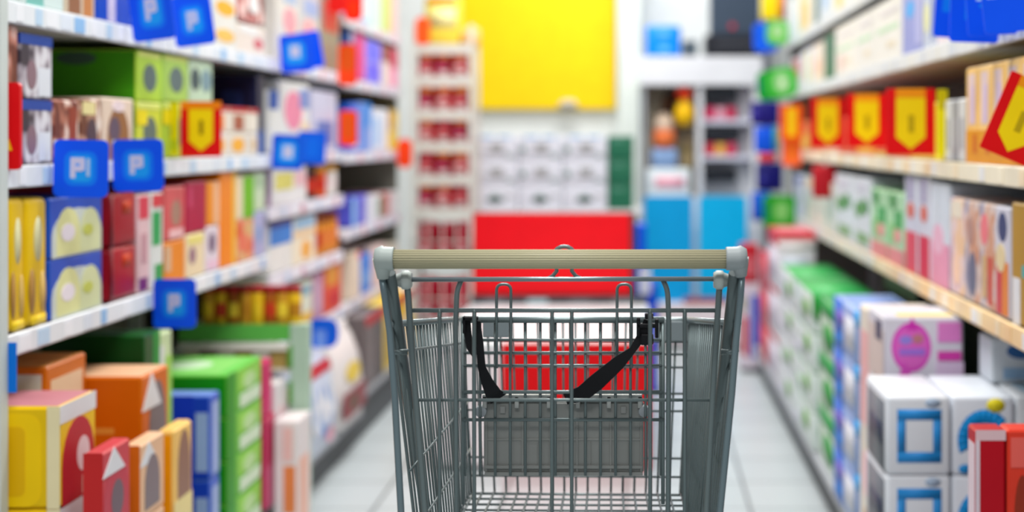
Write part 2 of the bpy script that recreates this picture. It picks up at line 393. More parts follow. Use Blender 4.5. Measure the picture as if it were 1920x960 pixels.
# nose panel
def nose_pt(u, v): return lerp(lerp(FTp[-1], FTp[1], u), lerp(FB[-1], FB[1], u), v)
bm = bmesh.new()
for k in range(19):
    u = k/18; tube(bm, [nose_pt(u, 0), nose_pt(u, 1)], 0.0020 if k not in (0, 18) else 0.003, 6)
for k, v in enumerate((0.122, 0.196, 0.27, 0.42, 0.52, 0.79, 0.896, 1.0)):
    tube(bm, [nose_pt(0, v)+Vector((0, -0.003, 0)), nose_pt(1, v)+Vector((0, -0.003, 0))], 0.0021, 6)
cobj('front_panel', bm, ST2)
for x0, x1, y1 in ((905, 957, 633), (1232, 1290, 640)):
    a, b = cp(x0, 602, YF-0.008), cp(x1, y1, YF-0.008); bm = bmesh.new(); box(bm, a.x, YF-0.012, b.z, b.x, YF-0.005, a.z, 0, 0.002, 2); cobj('bumper_plate', bm, mat((126, 136, 140), 0.4))
# floor of the basket
bm = bmesh.new()
for k in range(15):
    t = k/14; tube(bm, [side_pt(-1, t, 1.0), side_pt(1, t, 1.0)], 0.0021, 6)
for k in range(19):
    u = k/18; a = lerp(RB[-1], RB[1], u); b = lerp(FB[-1], FB[1], u); tube(bm, [a+Vector((0, 0, 0.004)), b+Vector((0, 0, 0.004))], 0.0020, 6)
cobj('basket_floor', bm, ST2)
# rear gate: pivot bar, bushings, thick swinging bars and the grid between them
YP = 2.168
bm = bmesh.new(); tube(bm, [cp(760, 524, YP), cp(1352, 523, YP)], 0.0033, 12); 
for k in (0, 1):           # bar drawn a touch thicker along the middle stretch
    pass
cobj('pivot_bar', bm, mat((138, 150, 156), 0.28, 0.5))
for s, x in ((-1, 748), (1, 1362)):
    bm = bmesh.new(); c = cp(x, 525, YP); w0 = 0.018
    tube(bm, [c+Vector((-s*-0.0*1, 0, 0))+Vector((s*0.010, 0, 0)), c+Vector((s*0.004, 0, 0)), c+Vector((-s*0.004, 0, 0)), c+Vector((-s*0.0045, 0, 0)), c+Vector((-s*0.008, 0, 0)), c+Vector((-s*0.0125, 0, 0)), c+Vector((-s*0.0175, 0, 0))],
         [0.006, 0.0075, 0.0105, 0.0125, 0.0130, 0.0130, 0.0100], 18)
    cobj('bushing', bm, mat((186, 194, 190), 0.4))
gate = bmesh.new()
for s, P in ((-1, [(762, 517), (766, 560), (771, 640), (783, 790), (797, 960)]), (1, [(1350, 517), (1347, 570), (1342, 640), (1334, 790), (1325, 960)])):
    pts = [cp(x, y, YP+0.002) for x, y in P]; e = pts[-1]+(pts[-1]-pts[-2]).normalized()*0.09; pts.append(e)
    top = pts[0]+Vector((0, 0, 0.006)); tube(gate, [top]+pts, 0.0044, 10)
GB = ZY(1092, YP)
def gx(off): return cp(1054+off, 0, YP).x
zb1, zb2 = ZY(582, YP), ZY(750, YP)
tube(gate, [cp(770, 582, YP+0.003), cp(1341, 582, YP+0.003)], 0.0030, 8)
tube(gate, [cp(781, 750, YP+0.003), cp(1336, 750, YP+0.003)], 0.0023, 8)
tube(gate, [(cp(803, 0, YP).x, YP+0.003, GB), (cp(1319, 0, YP).x, YP+0.003, GB)], 0.003, 8)
for off in (-230, -165, -19, 18, 165, 230):
    x = gx(off); r = 0.0029 if abs(off) > 20 else 0.0026
    tube(gate, bend([(x, YP+0.003, zb1+0.001), (x, YP, zb1-0.02), (x, YP, GB)], 0.01), r, 8)
for s in (-1, 1):
    x = gx(s*198); zt = ZY(526, YP)
    tube(gate, bend([(x-s*0.006, YP+0.002, zt), (x, YP+0.004, zt-0.014), (x+s*0.0015, YP+0.003, zt-0.06), (x, YP+0.002, GB)], 0.01), 0.0036, 8)
cobj('rear_gate', gate, ST)
# omega-shaped loop standing on the pivot bar behind the handle
bm = bmesh.new(); YL = YP+0.004
P = [(1028, 522), (1036, 518), (1044, 508), (1041, 492), (1038, 475)]
arc = [(1058+20*math.cos(math.radians(a)), 480+18*-math.sin(math.radians(a))) for a in range(170, 9, -20)]
P2 = [(1078, 475), (1075, 492), (1072, 508), (1080, 518), (1089, 522)]
tube(bm, [cp(x, y, YL) for x, y in P+arc+P2], 0.0028, 8); cobj('hanging_loop', bm, ST)
# fold-up child seat: wire back with two arches
YS = 2.215
bm = bmesh.new()
for y, r in ((637, 0.0018), (661, 0.0018), (685, 0.0018), (735, 0.0026), (787, 0.0024), (600, 0.0042)):
    tube(bm, [cp(866, y, YS), cp(1245, y, YS)], r, 8)
for k in range(14):
    x = 872+k*28.2; tube(bm, [cp(x, 600, YS+0.003), cp(x, 892, YS+0.003)], 0.0021, 6)
tube(bm, [cp(868, 596, YS), cp(868, 945, YS+0.004)], 0.0028, 8); tube(bm, [cp(1243, 596, YS), cp(1243, 945, YS+0.004)], 0.0028, 8)
for x0, x1 in ((931, 958), (1157, 1184)):
    tube(bm, bend([cp(x0, 690, YS-0.004), cp(x0, 533, YS-0.004), cp(x1, 533, YS-0.004), cp(x1, 690, YS-0.004)], 0.009, 6), 0.0021, 8)
cobj('child_seat_back', bm, ST)
# plastic seat panel with its moulded clips and knobs
YQ = 2.235; PG = mat((158, 160, 157), 0.5)
bm = bmesh.new(); a, b = cp(907, 754, YQ), cp(1207, 886, YQ)
box(bm, a.x, YQ, b.z, b.x, YQ+0.008, a.z, 0, 0.002)
def strip(x0, y0, x1, y1, th, mi=0):
    p, q = cp(x0, y0, YQ), cp(x1, y1, YQ); box(bm, p.x, YQ-th, q.z, q.x, YQ+0.001, p.z, mi, 0.0006)
strip(909, 756, 1205, 783, 0.003); strip(909, 822, 1205, 826, 0.0015); strip(909, 872, 1205, 878, 0.004); strip(909, 884, 1205, 891, 0.005)
for x in (912, 980, 1032, 1082, 1145, 1202): strip(x-2, 790, x+2, 891, 0.0022)
for x in (930, 1008, 1056, 1108, 1178): strip(x-1, 828, x+1, 870, 0.0012)
sp = cobj('seat_panel', bm, PG)
for x0, x1 in ((906, 1034), (1080, 1204)):
    bm = bmesh.new(); strip(x0, 738, x1, 745, 0.012)
    for x in (x0+4, (x0+x1)/2, x1-4): strip(x-4, 741, x+4, 763, 0.012)
    strip(x0, 746, x1, 757, -0.004); cobj('hook_clip', bm, mat((170, 174, 172), 0.4), sp)
for x in (902, 1208):
    bm = bmesh.new(); c = cp(x, 771, YQ-0.006); tube(bm, [c+Vector((0, -0.006, 0)), c+Vector((0, -0.005, 0)), c+Vector((0, 0.010, 0))], [0.0070, 0.0080, 0.0080], 16); cobj('knob', bm, mat((178, 186, 192), 0.4), sp)
for x in (943, 1169):
    bm = bmesh.new(); strip(x-5, 761, x+5, 774, 0.006); cobj('catch', bm, mat((168, 170, 168), 0.4), sp)
# black belt straps with buckles
BK = mat((22, 23, 27), 0.6)
def ribbon(bm, pts, ws, th=0.0016):
    R = []
    for i, (p, wd) in enumerate(zip(pts, ws)):
        a = pts[min(i+1, len(pts)-1)]-pts[max(i-1, 0)]; a.y = 0; a.normalize(); n = Vector((-a.z, 0, a.x))*wd/2
        R.append([bm.verts.new(p+n+Vector((0, -th, 0))), bm.verts.new(p-n+Vector((0, -th, 0))), bm.verts.new(p-n+Vector((0, th, 0))), bm.verts.new(p+n+Vector((0, th, 0)))])
    for A, B in zip(R, R[1:]):
        for k in range(4): bm.faces.new((A[k], A[(k+1) % 4], B[(k+1) % 4], B[k]))
    bm.faces.new(R[0]); bm.faces.new(R[-1])
YB = 2.196; u = YB/F
bm = bmesh.new()
ribbon(bm, [cp(x, y, YB+dy) for x, y, dy in ((895, 602, 0), (899, 640, 0), (903, 688, 0), (913, 715, .004), (925, 738, .010), (935, 748, .024))], [12*u, 14*u, 15*u, 22*u, 30*u, 34*u])
ribbon(bm, [cp(x, y, YB+0.003) for x, y in ((876, 600), (877, 625), (881, 652), (889, 670))], [12*u, 14*u, 12*u, 4*u])
sl = cobj('strap', bm, BK)
bm = bmesh.new()
p = cp(880, 612, YB-0.004); box(bm, p.x-0.009, YB-0.007, p.z-0.010, p.x-0.005, YB+0.002, p.z+0.014, 0, 0.0012); box(bm, p.x-0.009, YB-0.007, p.z+0.008, p.x+0.012, YB+0.002, p.z+0.0135, 0, 0.0012); box(bm, p.x+0.006, YB-0.007, p.z-0.006, p.x+0.011, YB+0.002, p.z+0.013, 0, 0.0012); cobj('buckle', bm, BK, sl)
bm = bmesh.new()
ribbon(bm, [cp(x, y, YB+dy) for x, y, dy in ((1214, 600, 0), (1205, 628, 0), (1186, 656, 0), (1160, 680, .002), (1120, 715, .005), (1092, 738, .010), (1060, 748, .024))], [14*u, 18*u, 13*u, 26*u, 32*u, 30*u, 22*u])
sr = cobj('strap', bm, BK)
bm = bmesh.new(); p = cp(1217, 612, YB-0.004)
box(bm, p.x-0.017, YB-0.007, p.z-0.014, p.x-0.012, YB+0.002, p.z+0.012, 0, 0.0012); box(bm, p.x-0.016, YB-0.007, p.z-0.002, p.x+0.010, YB+0.002, p.z+0.004, 0, 0.0012)
box(bm, p.x+0.008, YB-0.007, p.z-0.016, p.x+0.013, YB+0.002, p.z+0.010, 0, 0.0012); box(bm, p.x-0.006, YB-0.007, p.z+0.010, p.x+0.006, YB+0.002, p.z+0.018, 0, 0.0012)
box(bm, p.x-0.012, YB-0.006, p.z-0.026, p.x+0.006, YB+0.002, p.z-0.010, 0, 0.002); cobj('buckle', bm, BK, sr)
# ---------------------------------------------------------------- left side, products
Lp = XL-0.006
W_ = (240, 240, 240); CREAM = (244, 234, 214); NAVY = (24, 30, 70); LIME = (176, 214, 60); GREENB = (60, 150, 20)
PHOTO = ('mix', (60, 50, 60), (176, 166, 176), (226, 224, 230), 18)
PHOTO2 = ('mix', (110, 60, 40), (200, 150, 120), (240, 226, 214), 20)
PHOTO3 = ('mix', (120, 30, 40), (214, 120, 120), (244, 214, 210), 18)
PINKP = ('mix', (214, 60, 110), (236, 150, 170), (250, 224, 226), 14)
# top shelf (only the feet of its goods show)
T1 = 'on the top left shelf'
pack(f'pale teal and white carton, nearest {T1}', 'carton', Lp, 40, 120, -120, S1+0.005, (214, 232, 228), [('f', 'rect', .1, .0, .5, .25, (120, 190, 180)), ('s', 'oval', .3, .2, .8, .6, (200, 214, 190))])
pack(f'brown and cream carton {T1} before the blue one', 'carton', Lp, 122, 178, -90, S1+0.005, (214, 196, 170), [('f', 'rect', .1, .02, .5, .5, (150, 100, 60)), ('f', 'rect', .6, .02, .9, .5, (200, 130, 60))])
pack(f'deep blue carton {T1} beside the tilted blue flags', 'carton', Lp, 180, 250, -80, S1+0.005, (20, 70, 190), [('f', 'rect', .3, .02, .5, .8, (210, 200, 226))])
pack(f'pale grey carton {T1} behind the second tilted blue flag', 'carton', Lp, 255, 330, -70, S1+0.005, (216, 222, 232), [('f', 'oval', .2, .3, .8, .8, (160, 180, 220))])
pack(f'light blue and white carton {T1} right of the flags', 'carton', Lp, 335, 400, -60, S1+0.005, (206, 222, 236), [('f', 'rect', .1, .1, .9, .4, W_)])
pack(f'white carton with two orange ovals {T1}', 'carton', Lp, 402, 444, -20, S1+0.005, (232, 230, 224), [('f', 'oval', .05, .58, .9, .86, (250, 180, 30)), ('f', 'oval', .05, .1, .9, .34, (248, 196, 90))])
pack(f'low cream carton with red spot {T1}', 'carton', Lp, 446, 498, 42, S1+0.005, (240, 226, 212), [('f', 'oval', .55, .2, .9, .6, (220, 110, 110)), ('f', 'rect', .05, .7, .7, .95, W_)], depth=0.3)
pack(f'brown and red carton lying on the low cream carton', 'carton', Lp-0.01, 446, 495, -30, S1+0.005+0.099, PHOTO3, [('f', 'oval', .4, .3, .8, .9, W_)], h=0.09)
# second shelf
T2 = 'on the left second shelf'
pack(f'thin brown and pink carton at the near end, {T2}', 'carton', Lp, 16, 34, 45, S2+0.005, ('mix', (110, 50, 30), (200, 130, 110), (236, 220, 214), 12), depth=0.2)
stack(f'blue-topped grey picture box at the near end, {T2}', 'box', Lp, 37, 98, 60, S2+0.005, 2, PHOTO, [('f', 'rect', 0, .84, 1, 1, (30, 70, 160)), ('f', 'oval', .2, .15, .5, .6, (140, 110, 120)), ('s', 'rect', 0, .84, 1, 1, (30, 70, 160)), ('f', 'rect', .55, .05, .95, .5, (222, 226, 234))], words=['lower', 'upper'], depth=0.2, group='blue-topped picture boxes')
pack(f'reddish brown picture box {T2} left of the blue flag', 'box', Lp, 100, 148, 186, S2+0.005, ('mix', (110, 50, 40), (190, 120, 96), (236, 214, 200), 22), [('f', 'rect', .6, .1, .9, .9, (150, 60, 40))], depth=0.24)
pack(f'beige picture box with dark oval {T2} above the blue flags', 'box', Lp, 150, 190, 184, S2+0.005, PHOTO2, [('f', 'oval', .3, .1, .8, .7, (80, 60, 70)), ('f', 'rect', .1, .75, .7, .95, (240, 226, 160))], depth=0.24)
pack(f'cream box with brown arch {T2} beside lime boxes', 'box', Lp, 192, 250, 182, S2+0.005, (228, 206, 186), [('f', 'arch', .15, .03, .85, .85, (150, 100, 60)), ('f', 'oval', .2, .3, .55, .7, (96, 80, 100)), ('f', 'oval', .3, .78, .7, .96, (244, 224, 226))], depth=0.24)
lime_dec = [('f', 'oval', .25, .2, .8, .75, (90, 110, 110)), ('f', 'rect', .05, .88, .95, .97, (220, 230, 120)), ('s', 'oval', .1, .25, .45, .75, (60, 80, 80)), ('s', 'oval', .5, .7, .75, .95, (70, 100, 80))]
for i, (a, b, yt, c) in enumerate(((256, 303, 190, (206, 216, 70)), (305, 353, 190, (176, 206, 70)), (355, 398, 196, (190, 210, 80)))):
    z0 = S2+0.005
    pack(f'{ORD[i]} short yellow-green box with dark oval {T2}', 'box', Lp, a, b, yt, z0, c, lime_dec[:2]+[('f', 'rect', .0, .6, .4, .86, (240, 220, 30))], depth=0.38, scol=(90, 150, 40))
    H = ZY(yt, yof(Lp, a))-z0
    pack(f'{ORD[i]} upper lime box stacked {T2}', 'box', Lp, a, b, 0, z0+H+0.001, (LIME, (170, 210, 90), (196, 220, 190))[i], lime_dec if i < 2 else [('f', 'oval', .05, .3, .45, .8, (60, 80, 84)), ('f', 'oval', .5, .3, .95, .8, (120, 150, 160))], depth=0.38, scol=(70, 160, 10), h=min(1.423, ZY(92, yof(Lp, a)))-z0-H-0.001)
H4 = 0.095
for i, (a, b, c, d) in enumerate(((402, 428, (236, 224, 214), (240, 150, 60)), (430, 468, (232, 222, 206), (170, 90, 60)), (470, 484, (236, 228, 216), (250, 240, 224)))):
    pack(f'{ORD[i]} low cream box with orange spot {T2}', 'box', Lp, a, b, 0, S2+0.005, c, [('f', 'oval', .1, .15, .75, .8, (250, 180, 40) if i < 2 else (226, 190, 130))], h=0.066, depth=0.22)
    pack(f'{ORD[i]} red-lidded box on the low cream boxes {T2}', 'box', Lp, a, b, 0, S2+0.072, c, [('f', 'rect', .2, .1, .7, .7, d), ('f', 'rect', 0, .82, 1, 1, (200, 40, 40))], h=0.075, depth=0.22, tcol=(200, 40, 40))
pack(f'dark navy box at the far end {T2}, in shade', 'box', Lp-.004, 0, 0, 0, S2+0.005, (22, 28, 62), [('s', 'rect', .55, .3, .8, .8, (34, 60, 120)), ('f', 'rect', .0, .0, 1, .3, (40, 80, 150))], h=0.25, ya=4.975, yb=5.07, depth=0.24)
# third shelf
T3 = 'on the left third shelf'
ylw = [('s', 'oval', .15, .45, .4, .85, (226, 222, 170)), ('s', 'oval', .55, .05, .85, .4, (200, 170, 70)), ('f', 'oval', .35, .5, .75, .85, (226, 222, 170)), ('f', 'oval', .1, .1, .4, .45, (176, 130, 60)), ('f', 'oval', .6, .1, .9, .42, (206, 170, 90)), ('f', 'rect', .2, .01, .9, .08, (246, 210, 40))]
for i, (a, b) in enumerate(((16, 47), (49, 89))):
    pack(f'{ORD[i]} tall yellow pack with white oval {T3}', 'pack', Lp, a, b, 372, S3+0.005, (236, 194, 6), ylw, name='soft_pack', bev=0.014, seg=3, depth=0.12)
Y0 = yof(Lp, 92)
pear = [('f', 'arch', .04, .0, .98, .80, (206, 214, 206)), ('f', 'arch', .12, .03, .55, .82, (226, 226, 160)), ('f', 'arch', .55, .03, .95, .78, (214, 220, 170)), ('f', 'oval', .2, .25, .45, .55, (240, 230, 236)), ('f', 'oval', .6, .3, .8, .5, (200, 206, 90)), ('s', 'rect', .3, .1, .9, .5, (214, 222, 232))]
stack(f'blue box with yellow fruit picture {T3}', 'box', Lp, 92, 192, 372, S3+0.005, 2, (20, 80, 190), pear, words=['lower', 'upper'], depth=0.2, group='blue boxes with fruit pictures')
stack(f'dark red pack {T3} between fruit boxes and pink packs', 'pack', Lp, 206, 256, 364, S3+0.005, 2, (166, 6, 30), [('f', 'rect', .45, .6, .8, .85, (196, 60, 20)), ('f', 'rect', 0, 0, .12, 1, (120, 0, 24))], words=['lower', 'upper'], bev=0.012, seg=3, depth=0.16, name='soft_pack')
pack(f'red and white carton {T3} behind the blue flag pair', 'carton', Lp-0.06, 0, 0, 0, S3+0.005, (206, 40, 60), [('f', 'rect', 0, .1, 1, .4, W_)], h=0.27, ya=3.53, yb=3.575)
pack(f'pale pink pack with purple foot {T3}', 'pack', Lp, 258, 281, 366, S3+0.005, (232, 196, 200), [('f', 'rect', .1, .75, .9, .98, (220, 60, 80)), ('f', 'rect', .1, .02, .8, .15, (120, 40, 120)), ('f', 'rect', .3, .3, .7, .6, (200, 150, 160))], depth=0.16)
pack(f'white pack with green bands {T3}', 'pack', Lp, 283, 306, 362, S3+0.005, (224, 230, 224), [('f', 'rect', .1, .45, .8, .8, (30, 170, 90)), ('f', 'rect', .3, .05, .95, .25, (40, 160, 80)), ('f', 'rect', .1, .85, .9, .98, (226, 60, 70))], depth=0.16)
u3 = S3+0.115
pack(f'low orange carton {T3}', 'carton', Lp, 309, 347, 0, S3+0.005, (240, 140, 20), [('f', 'rect', .0, .3, .3, .9, (220, 180, 140))], h=0.107, depth=0.2)
pack(f'salmon pink carton on the low orange carton', 'carton', Lp, 309, 347, 0, u3, (214, 90, 90), [('f', 'oval', .3, .25, .8, .75, (170, 130, 110)), ('f', 'rect', .2, .03, .9, .2, (240, 190, 190))], h=0.135, depth=0.2)
pack(f'cream carton with purple ovals {T3}', 'carton', Lp, 349, 384, 0, S3+0.005, (240, 220, 180), [('f', 'oval', .15, .3, .5, .7, (150, 110, 130)), ('f', 'rect', .1, .76, .9, .96, (240, 226, 130))], h=0.115, depth=0.2)
pack(f'maroon carton on the cream carton', 'carton', Lp, 349, 387, 0, S3+0.122, (176, 0, 60), [('f', 'rect', .1, .5, .3, .9, (200, 60, 100))], h=0.135, depth=0.2)
pack(f'white carton with dark purple oval {T3}', 'carton', Lp, 386, 411, 0, S3+0.005, (232, 220, 230), [('f', 'oval', .2, .4, .7, .85, (110, 90, 120)), ('f', 'rect', .1, .05, .9, .25, (240, 200, 220))], h=0.125, depth=0.2)
pack(f'narrow orange carton beside the maroon carton', 'carton', Lp, 389, 411, 0, S3+0.132, (246, 150, 20), [('f', 'rect', .55, 0, 1, 1, (240, 190, 150))], h=0.12, depth=0.2)
pack(f'tall orange carton {T3}', 'carton', Lp, 413, 442, 322, S3+0.005, (250, 140, 0), [('f', 'rect', .78, .0, 1, 1, (244, 196, 60))], depth=0.2)
pack(f'orange and pink low pack {T3}', 'pack', Lp, 444, 476, 0, S3+0.005, ('mix', (226, 100, 60), (240, 170, 130), (220, 190, 120), 16), [('f', 'oval', .1, .2, .6, .7, (236, 120, 90))], h=0.125, depth=0.2)
pack(f'cream pack with lime green band {T3}', 'pack', Lp, 444, 476, 0, S3+0.131, (240, 222, 190), [('f', 'rect', .35, .02, 1, .98, (110, 190, 0))], h=0.13, depth=0.2)
pack(f'lavender blue pack {T3} at the far end', 'pack', Lp, 478, 498, 0, S3+0.005, (176, 180, 220), [('f', 'oval', .2, .3, .6, .7, (120, 160, 210))], h=0.14, depth=0.2)
pack(f'pale green pack on the lavender blue pack', 'pack', Lp, 478, 498, 0, S3+0.147, (206, 226, 190), [('f', 'rect', .1, .6, .7, .9, (170, 200, 160))], h=0.12, depth=0.2)
# ---- bottom, nearest bay: stacks standing on the deck
Bp, DK0 = -1.075, 0.142
B = 'at the left bottom'
yel = [('s', 'round', .18, .02, .80, .93, (250, 206, 0)), ('s', 'round', .34, .12, .62, .80, (236, 184, 0)), ('s', 'rect', .86, .0, 1, 1, (240, 226, 180)),
       ('f', 'rect', 0, .82, 1, 1, (228, 228, 230)), ('f', 'arch', .05, .0, .95, .82, (190, 30, 50)), ('f', 'oval', .45, .25, .8, .6, (236, 210, 214)), ('f', 'rect', .6, .02, .98, .2, (240, 220, 200))]
stack(f'yellow carton with red picture {B}, nearest stack', 'carton', Bp, 112, 180, 762, DK0, 3, (240, 196, 10), yel, words=['lowest', 'middle', 'topmost'], depth=0.17, scol=(236, 194, 6), tcol=(200, 130, 140), bev=0.006)
pack(f'mauve carton behind the yellow carton stack {B}', 'carton', -1.25, 0, 0, 0, DK0, (196, 120, 130), [('s', 'rect', .1, .7, .9, .95, (226, 190, 196))], h=0.585, ya=3.0, yb=3.18, depth=0.2, tcol=(214, 160, 170))
orp = [('s', 'rect', .3, .55, .7, .6, (226, 150, 60)), ('s', 'rect', .2, .35, .8, .40, (230, 140, 40)), ('f', 'rect', 0, .0, 1, .5, (240, 200, 160)), ('f', 'arch', .25, .12, .9, .92, (120, 110, 110)), ('f', 'tri', 0, .72, .7, 1, (226, 226, 228))]
stack(f'tall orange carton with grey picture {B}, second stack', 'carton', Bp, 266, 316, 706, DK0, 2, (214, 106, 0), orp, words=['lower', 'upper'], depth=0.20, scol=(212, 100, 0), tcol=(240, 190, 150), bev=0.005)
stack(f'orange carton with white corner {B} behind the stacks', 'carton', -1.19, 87, 161, 688, DK0, 2, (214, 110, 10), [('s', 'rect', .7, .1, .95, .95, (220, 222, 224)), ('f', 'rect', .1, .6, .9, .9, (240, 206, 170))], words=['lower', 'upper'], depth=0.2, tcol=(226, 150, 70))
Fp = -0.995
redw = [('f', 'arch', .05, .0, .95, .84, (196, 50, 70)), ('f', 'oval', .3, .15, .75, .6, (110, 90, 100)), ('f', 'tri', 0, .7, .8, 1, (228, 228, 232)), ('s', 'rect', 0, 0, 1, 1, (200, 40, 40))]
t = thing('display_shelf', 'low grey shelf board in front of the left bottom stacks', 'shelf', (-1.03, 2.9, 0))
bm = bmesh.new(); box(bm, -0.042, 0, 0.112, 0.05, 1.12, 0.137, 0, 0.003); obj('board', bm, mat((150, 154, 158)), t)
for y in (0.05, 1.05):
    bm = bmesh.new(); box(bm, -0.04, y, 0, 0.03, y+0.03, 0.113); obj('leg', bm, mat((90, 94, 98)), t)
stack(f'red and white carton in front of the yellow stack', 'carton', Fp, 192, 244, 850, 0.14, 3, (206, 60, 70), redw, words=['lowest', 'middle', 'topmost'], depth=0.036)
stack(f'peach and white carton in front of the orange stack', 'carton', Fp, 262, 308, 836, 0.14, 3, (236, 190, 150), [('f', 'tri', 0, .7, .7, 1, (226, 228, 232)), ('f', 'arch', .2, .1, .8, .8, (130, 116, 120)), ('s', 'rect', 0, 0, 1, 1, (214, 110, 20))], words=['lowest', 'middle', 'topmost'], depth=0.036)
stack(f'golden orange carton before the blue cartons {B}', 'carton', Fp, 326, 360, 806, 0.14, 2, (246, 200, 110), [('s', 'rect', .05, .06, .85, .95, (246, 160, 0)), ('f', 'arch', .2, .2, .9, .95, (150, 110, 90)), ('f', 'rect', 0, .0, 1, .3, (240, 220, 150))], words=['lower', 'upper'], depth=0.036, bev=0.006)
stack(f'royal blue carton {B} beside the green cartons', 'carton', Bp, 394, 412, 742, DK0, 2, (60, 100, 200), [('s', 'rect', 0, 0, .7, 1, (4, 50, 190)), ('f', 'rect', .2, .05, .9, .9, (160, 180, 226)), ('s', 'rect', .74, .1, .96, .8, (150, 176, 226))], words=['lower', 'upper'], depth=0.14, scol=(10, 60, 190), tcol=(120, 150, 220))
grn = [('f', 'rect', 0, 0, .22, 1, (40, 150, 30)), ('f', 'rect', .3, .45, .95, .9, (150, 214, 80)), ('f', 'rect', .35, .03, .95, .35, (216, 236, 206)), ('f', 'oval', .45, .4, .8, .8, (190, 226, 160)), ('t', 'rect', .05, .05, .9, .9, (140, 216, 110)), ('t', 'oval', .3, .3, .7, .7, (210, 236, 200))]
stack(f'bright green carton {B}', 'carton', Bp, 426, 490, 704, DK0+0.0, 4, (100, 190, 50), grn, words=['lowest', 'second lowest', 'second highest', 'topmost'], depth=0.3, scol=(20, 150, 10), tcol=(110, 210, 90))
mz = DK0
pack(f'lower crimson magenta pack {B} past the green cartons', 'pack', Bp, 496, 516, 0, mz, (190, 6, 80), [('f', 'rect', .1, .0, .8, .45, (206, 90, 130))], h=0.265, depth=0.05, bev=0.006)
pack(f'upper magenta pack {B} past the green cartons', 'pack', Bp-0.004, 493, 510, 0, mz+0.266, (206, 0, 96), [('f', 'rect', .5, .1, .9, .5, (214, 50, 120))], h=0.16, depth=0.05, bev=0.006)
pack(f'white carton with pink picture {B}', 'carton', Bp, 518, 536, 720, DK0, (232, 226, 228), [('f', 'oval', .2, .5, .8, .8, (240, 200, 206))], depth=0.2)
pack(f'small orange carton with pale top {B}', 'carton', Bp, 538, 557, 0, DK0, (244, 196, 176), [('f', 'rect', .1, .05, .8, .75, (240, 140, 80))], h=0.15, depth=0.2)
pack(f'pale pink carton on the small orange carton', 'carton', Bp, 538, 557, 0, DK0+0.151, (240, 214, 214), [('f', 'rect', .4, .1, .8, .8, (244, 180, 180))], h=0.14, depth=0.2)
pack('tall white carton with orange patch standing on the floor before the green post', 'carton', -1.0, 0, 0, 0, 0, (234, 226, 226), [('s', 'rect', .42, .30, .92, .66, (240, 140, 80)), ('s', 'rect', .4, .7, .8, .95, (244, 200, 196)), ('f', 'rect', .1, .2, .8, .7, (244, 190, 170))], h=.385, ya=4.67, yb=4.86, depth=.07)
# green display stand facing the camera, under the third shelf
YD = 4.88; dx0, dx1 = at(335, 0, YD).x, at(578, 0, YD).x; zt = ZY(610, YD)
t = thing('display_stand', 'green and white display stand with pale green post under the left third shelf', 'display stand', (dx0, YD, 0)); wd = dx1-dx0
def dsp(name, x0, y0, z0, x1, y1, z1, c): bm = bmesh.new(); box(bm, x0, y0, z0, x1, y1, z1, 0, .002); return obj(name, bm, mat(c, .45), t)
dsp('tray', 0, .004, zt-.012, wd-.056, .17, zt, (190, 210, 170)); dsp('front_strip', 0, -.004, ZY(640, YD), wd-.056, .003, zt+.004, (96, 186, 80))
dsp('lower_tray', 0, .004, ZY(692, YD)-.01, wd-.056, .17, ZY(692, YD), (236, 230, 214)); dsp('white_strip', 0, -.003, ZY(657, YD), wd-.056, .003, ZY(643, YD), (236, 234, 224))
dsp('end_post', wd-.055, -.006, 0, wd, .05, zt+.004, (176, 204, 182)); dsp('back_post', .0, .15, DK0, .03, .17, zt-.013, (150, 190, 150))
for k in range(2): dsp('post_ornament', wd-.062, -.007, .40+k*.11, wd-.046, .02, .47+k*.11, (90, 160, 60))
zl = ZY(692, YD)+.0004
for i in range(6):
    c = [(226, 214, 190), (120, 40, 50), (226, 214, 200), (170, 130, 30), (236, 230, 220), (190, 160, 90)][i]; bm = bmesh.new(); pw = (wd-.07)/6; box(bm, 0, 0, 0, pw-.003, .1, .05, 0, .004, 2)
    tag(obj('packet', bm, mat(c, .45), None, True, (dx0+.004+pw*i, YD+.012, zl)), f'{("leftmost", "second", "third", "fourth", "fifth", "rightmost")[i]} little packet on the lower tray of the green display stand', 'packet')
for i in range(8):
    r = .0205; hx = at(374+i*23.2, 0, YD).x; jt = thing('jar', f'{("leftmost", "second", "third", "fourth", "fifth", "sixth", "seventh", "rightmost")[i]} yellow jar with dark red lid on the green display stand', 'jar', (hx+.02, YD+.032, zt+.0004), 'yellow jars on the green display stand'); H = .118
    bm = bmesh.new(); lathe(bm, [(r*.9, 0), (r, .004), (r, H*.2), (r*1.01, H*.21), (r*1.01, H*.55), (r, H*.56), (r, H*.78), (r*.86, H*.83)], seg=16); ms = [mat(((206, 150, 40), (236, 190, 30), (170, 90, 20))[i % 3], .3), mat(((240, 200, 40), (206, 60, 30), (246, 214, 60), (190, 130, 30))[i % 4], .4)]
    for f in bm.faces:
        if H*.2 < f.calc_center_median().z < H*.56: f.material_index = 1
    obj('body', bm, ms, jt); bm = bmesh.new(); lathe(bm, [(r*.9, H*.83), (r, H*.835), (r, H-.003), (r*.9, H)], seg=16); obj('lid', bm, mat((170, 10, 30), .35), jt)
pack('dark green carton lying under the left third shelf behind orange cartons', 'carton', -1.14, 0, 0, 0, DK0, (10, 80, 24), [('f', 'rect', .55, .0, 1, 1, (20, 150, 50))], h=0.615, depth=0.24, ya=3.68, yb=3.80, scol=(6, 70, 20))
pack('pale lime carton standing beside the dark green carton', 'carton', -1.15, 0, 0, 0, DK0, (206, 226, 170), [('f', 'rect', .5, .0, 1, .9, (160, 210, 90)), ('s', 'rect', .5, .3, .9, .9, (190, 220, 140)), ('f', 'rect', .1, .4, .4, .95, (230, 230, 226))], h=0.60, depth=0.25, ya=3.82, yb=3.93)
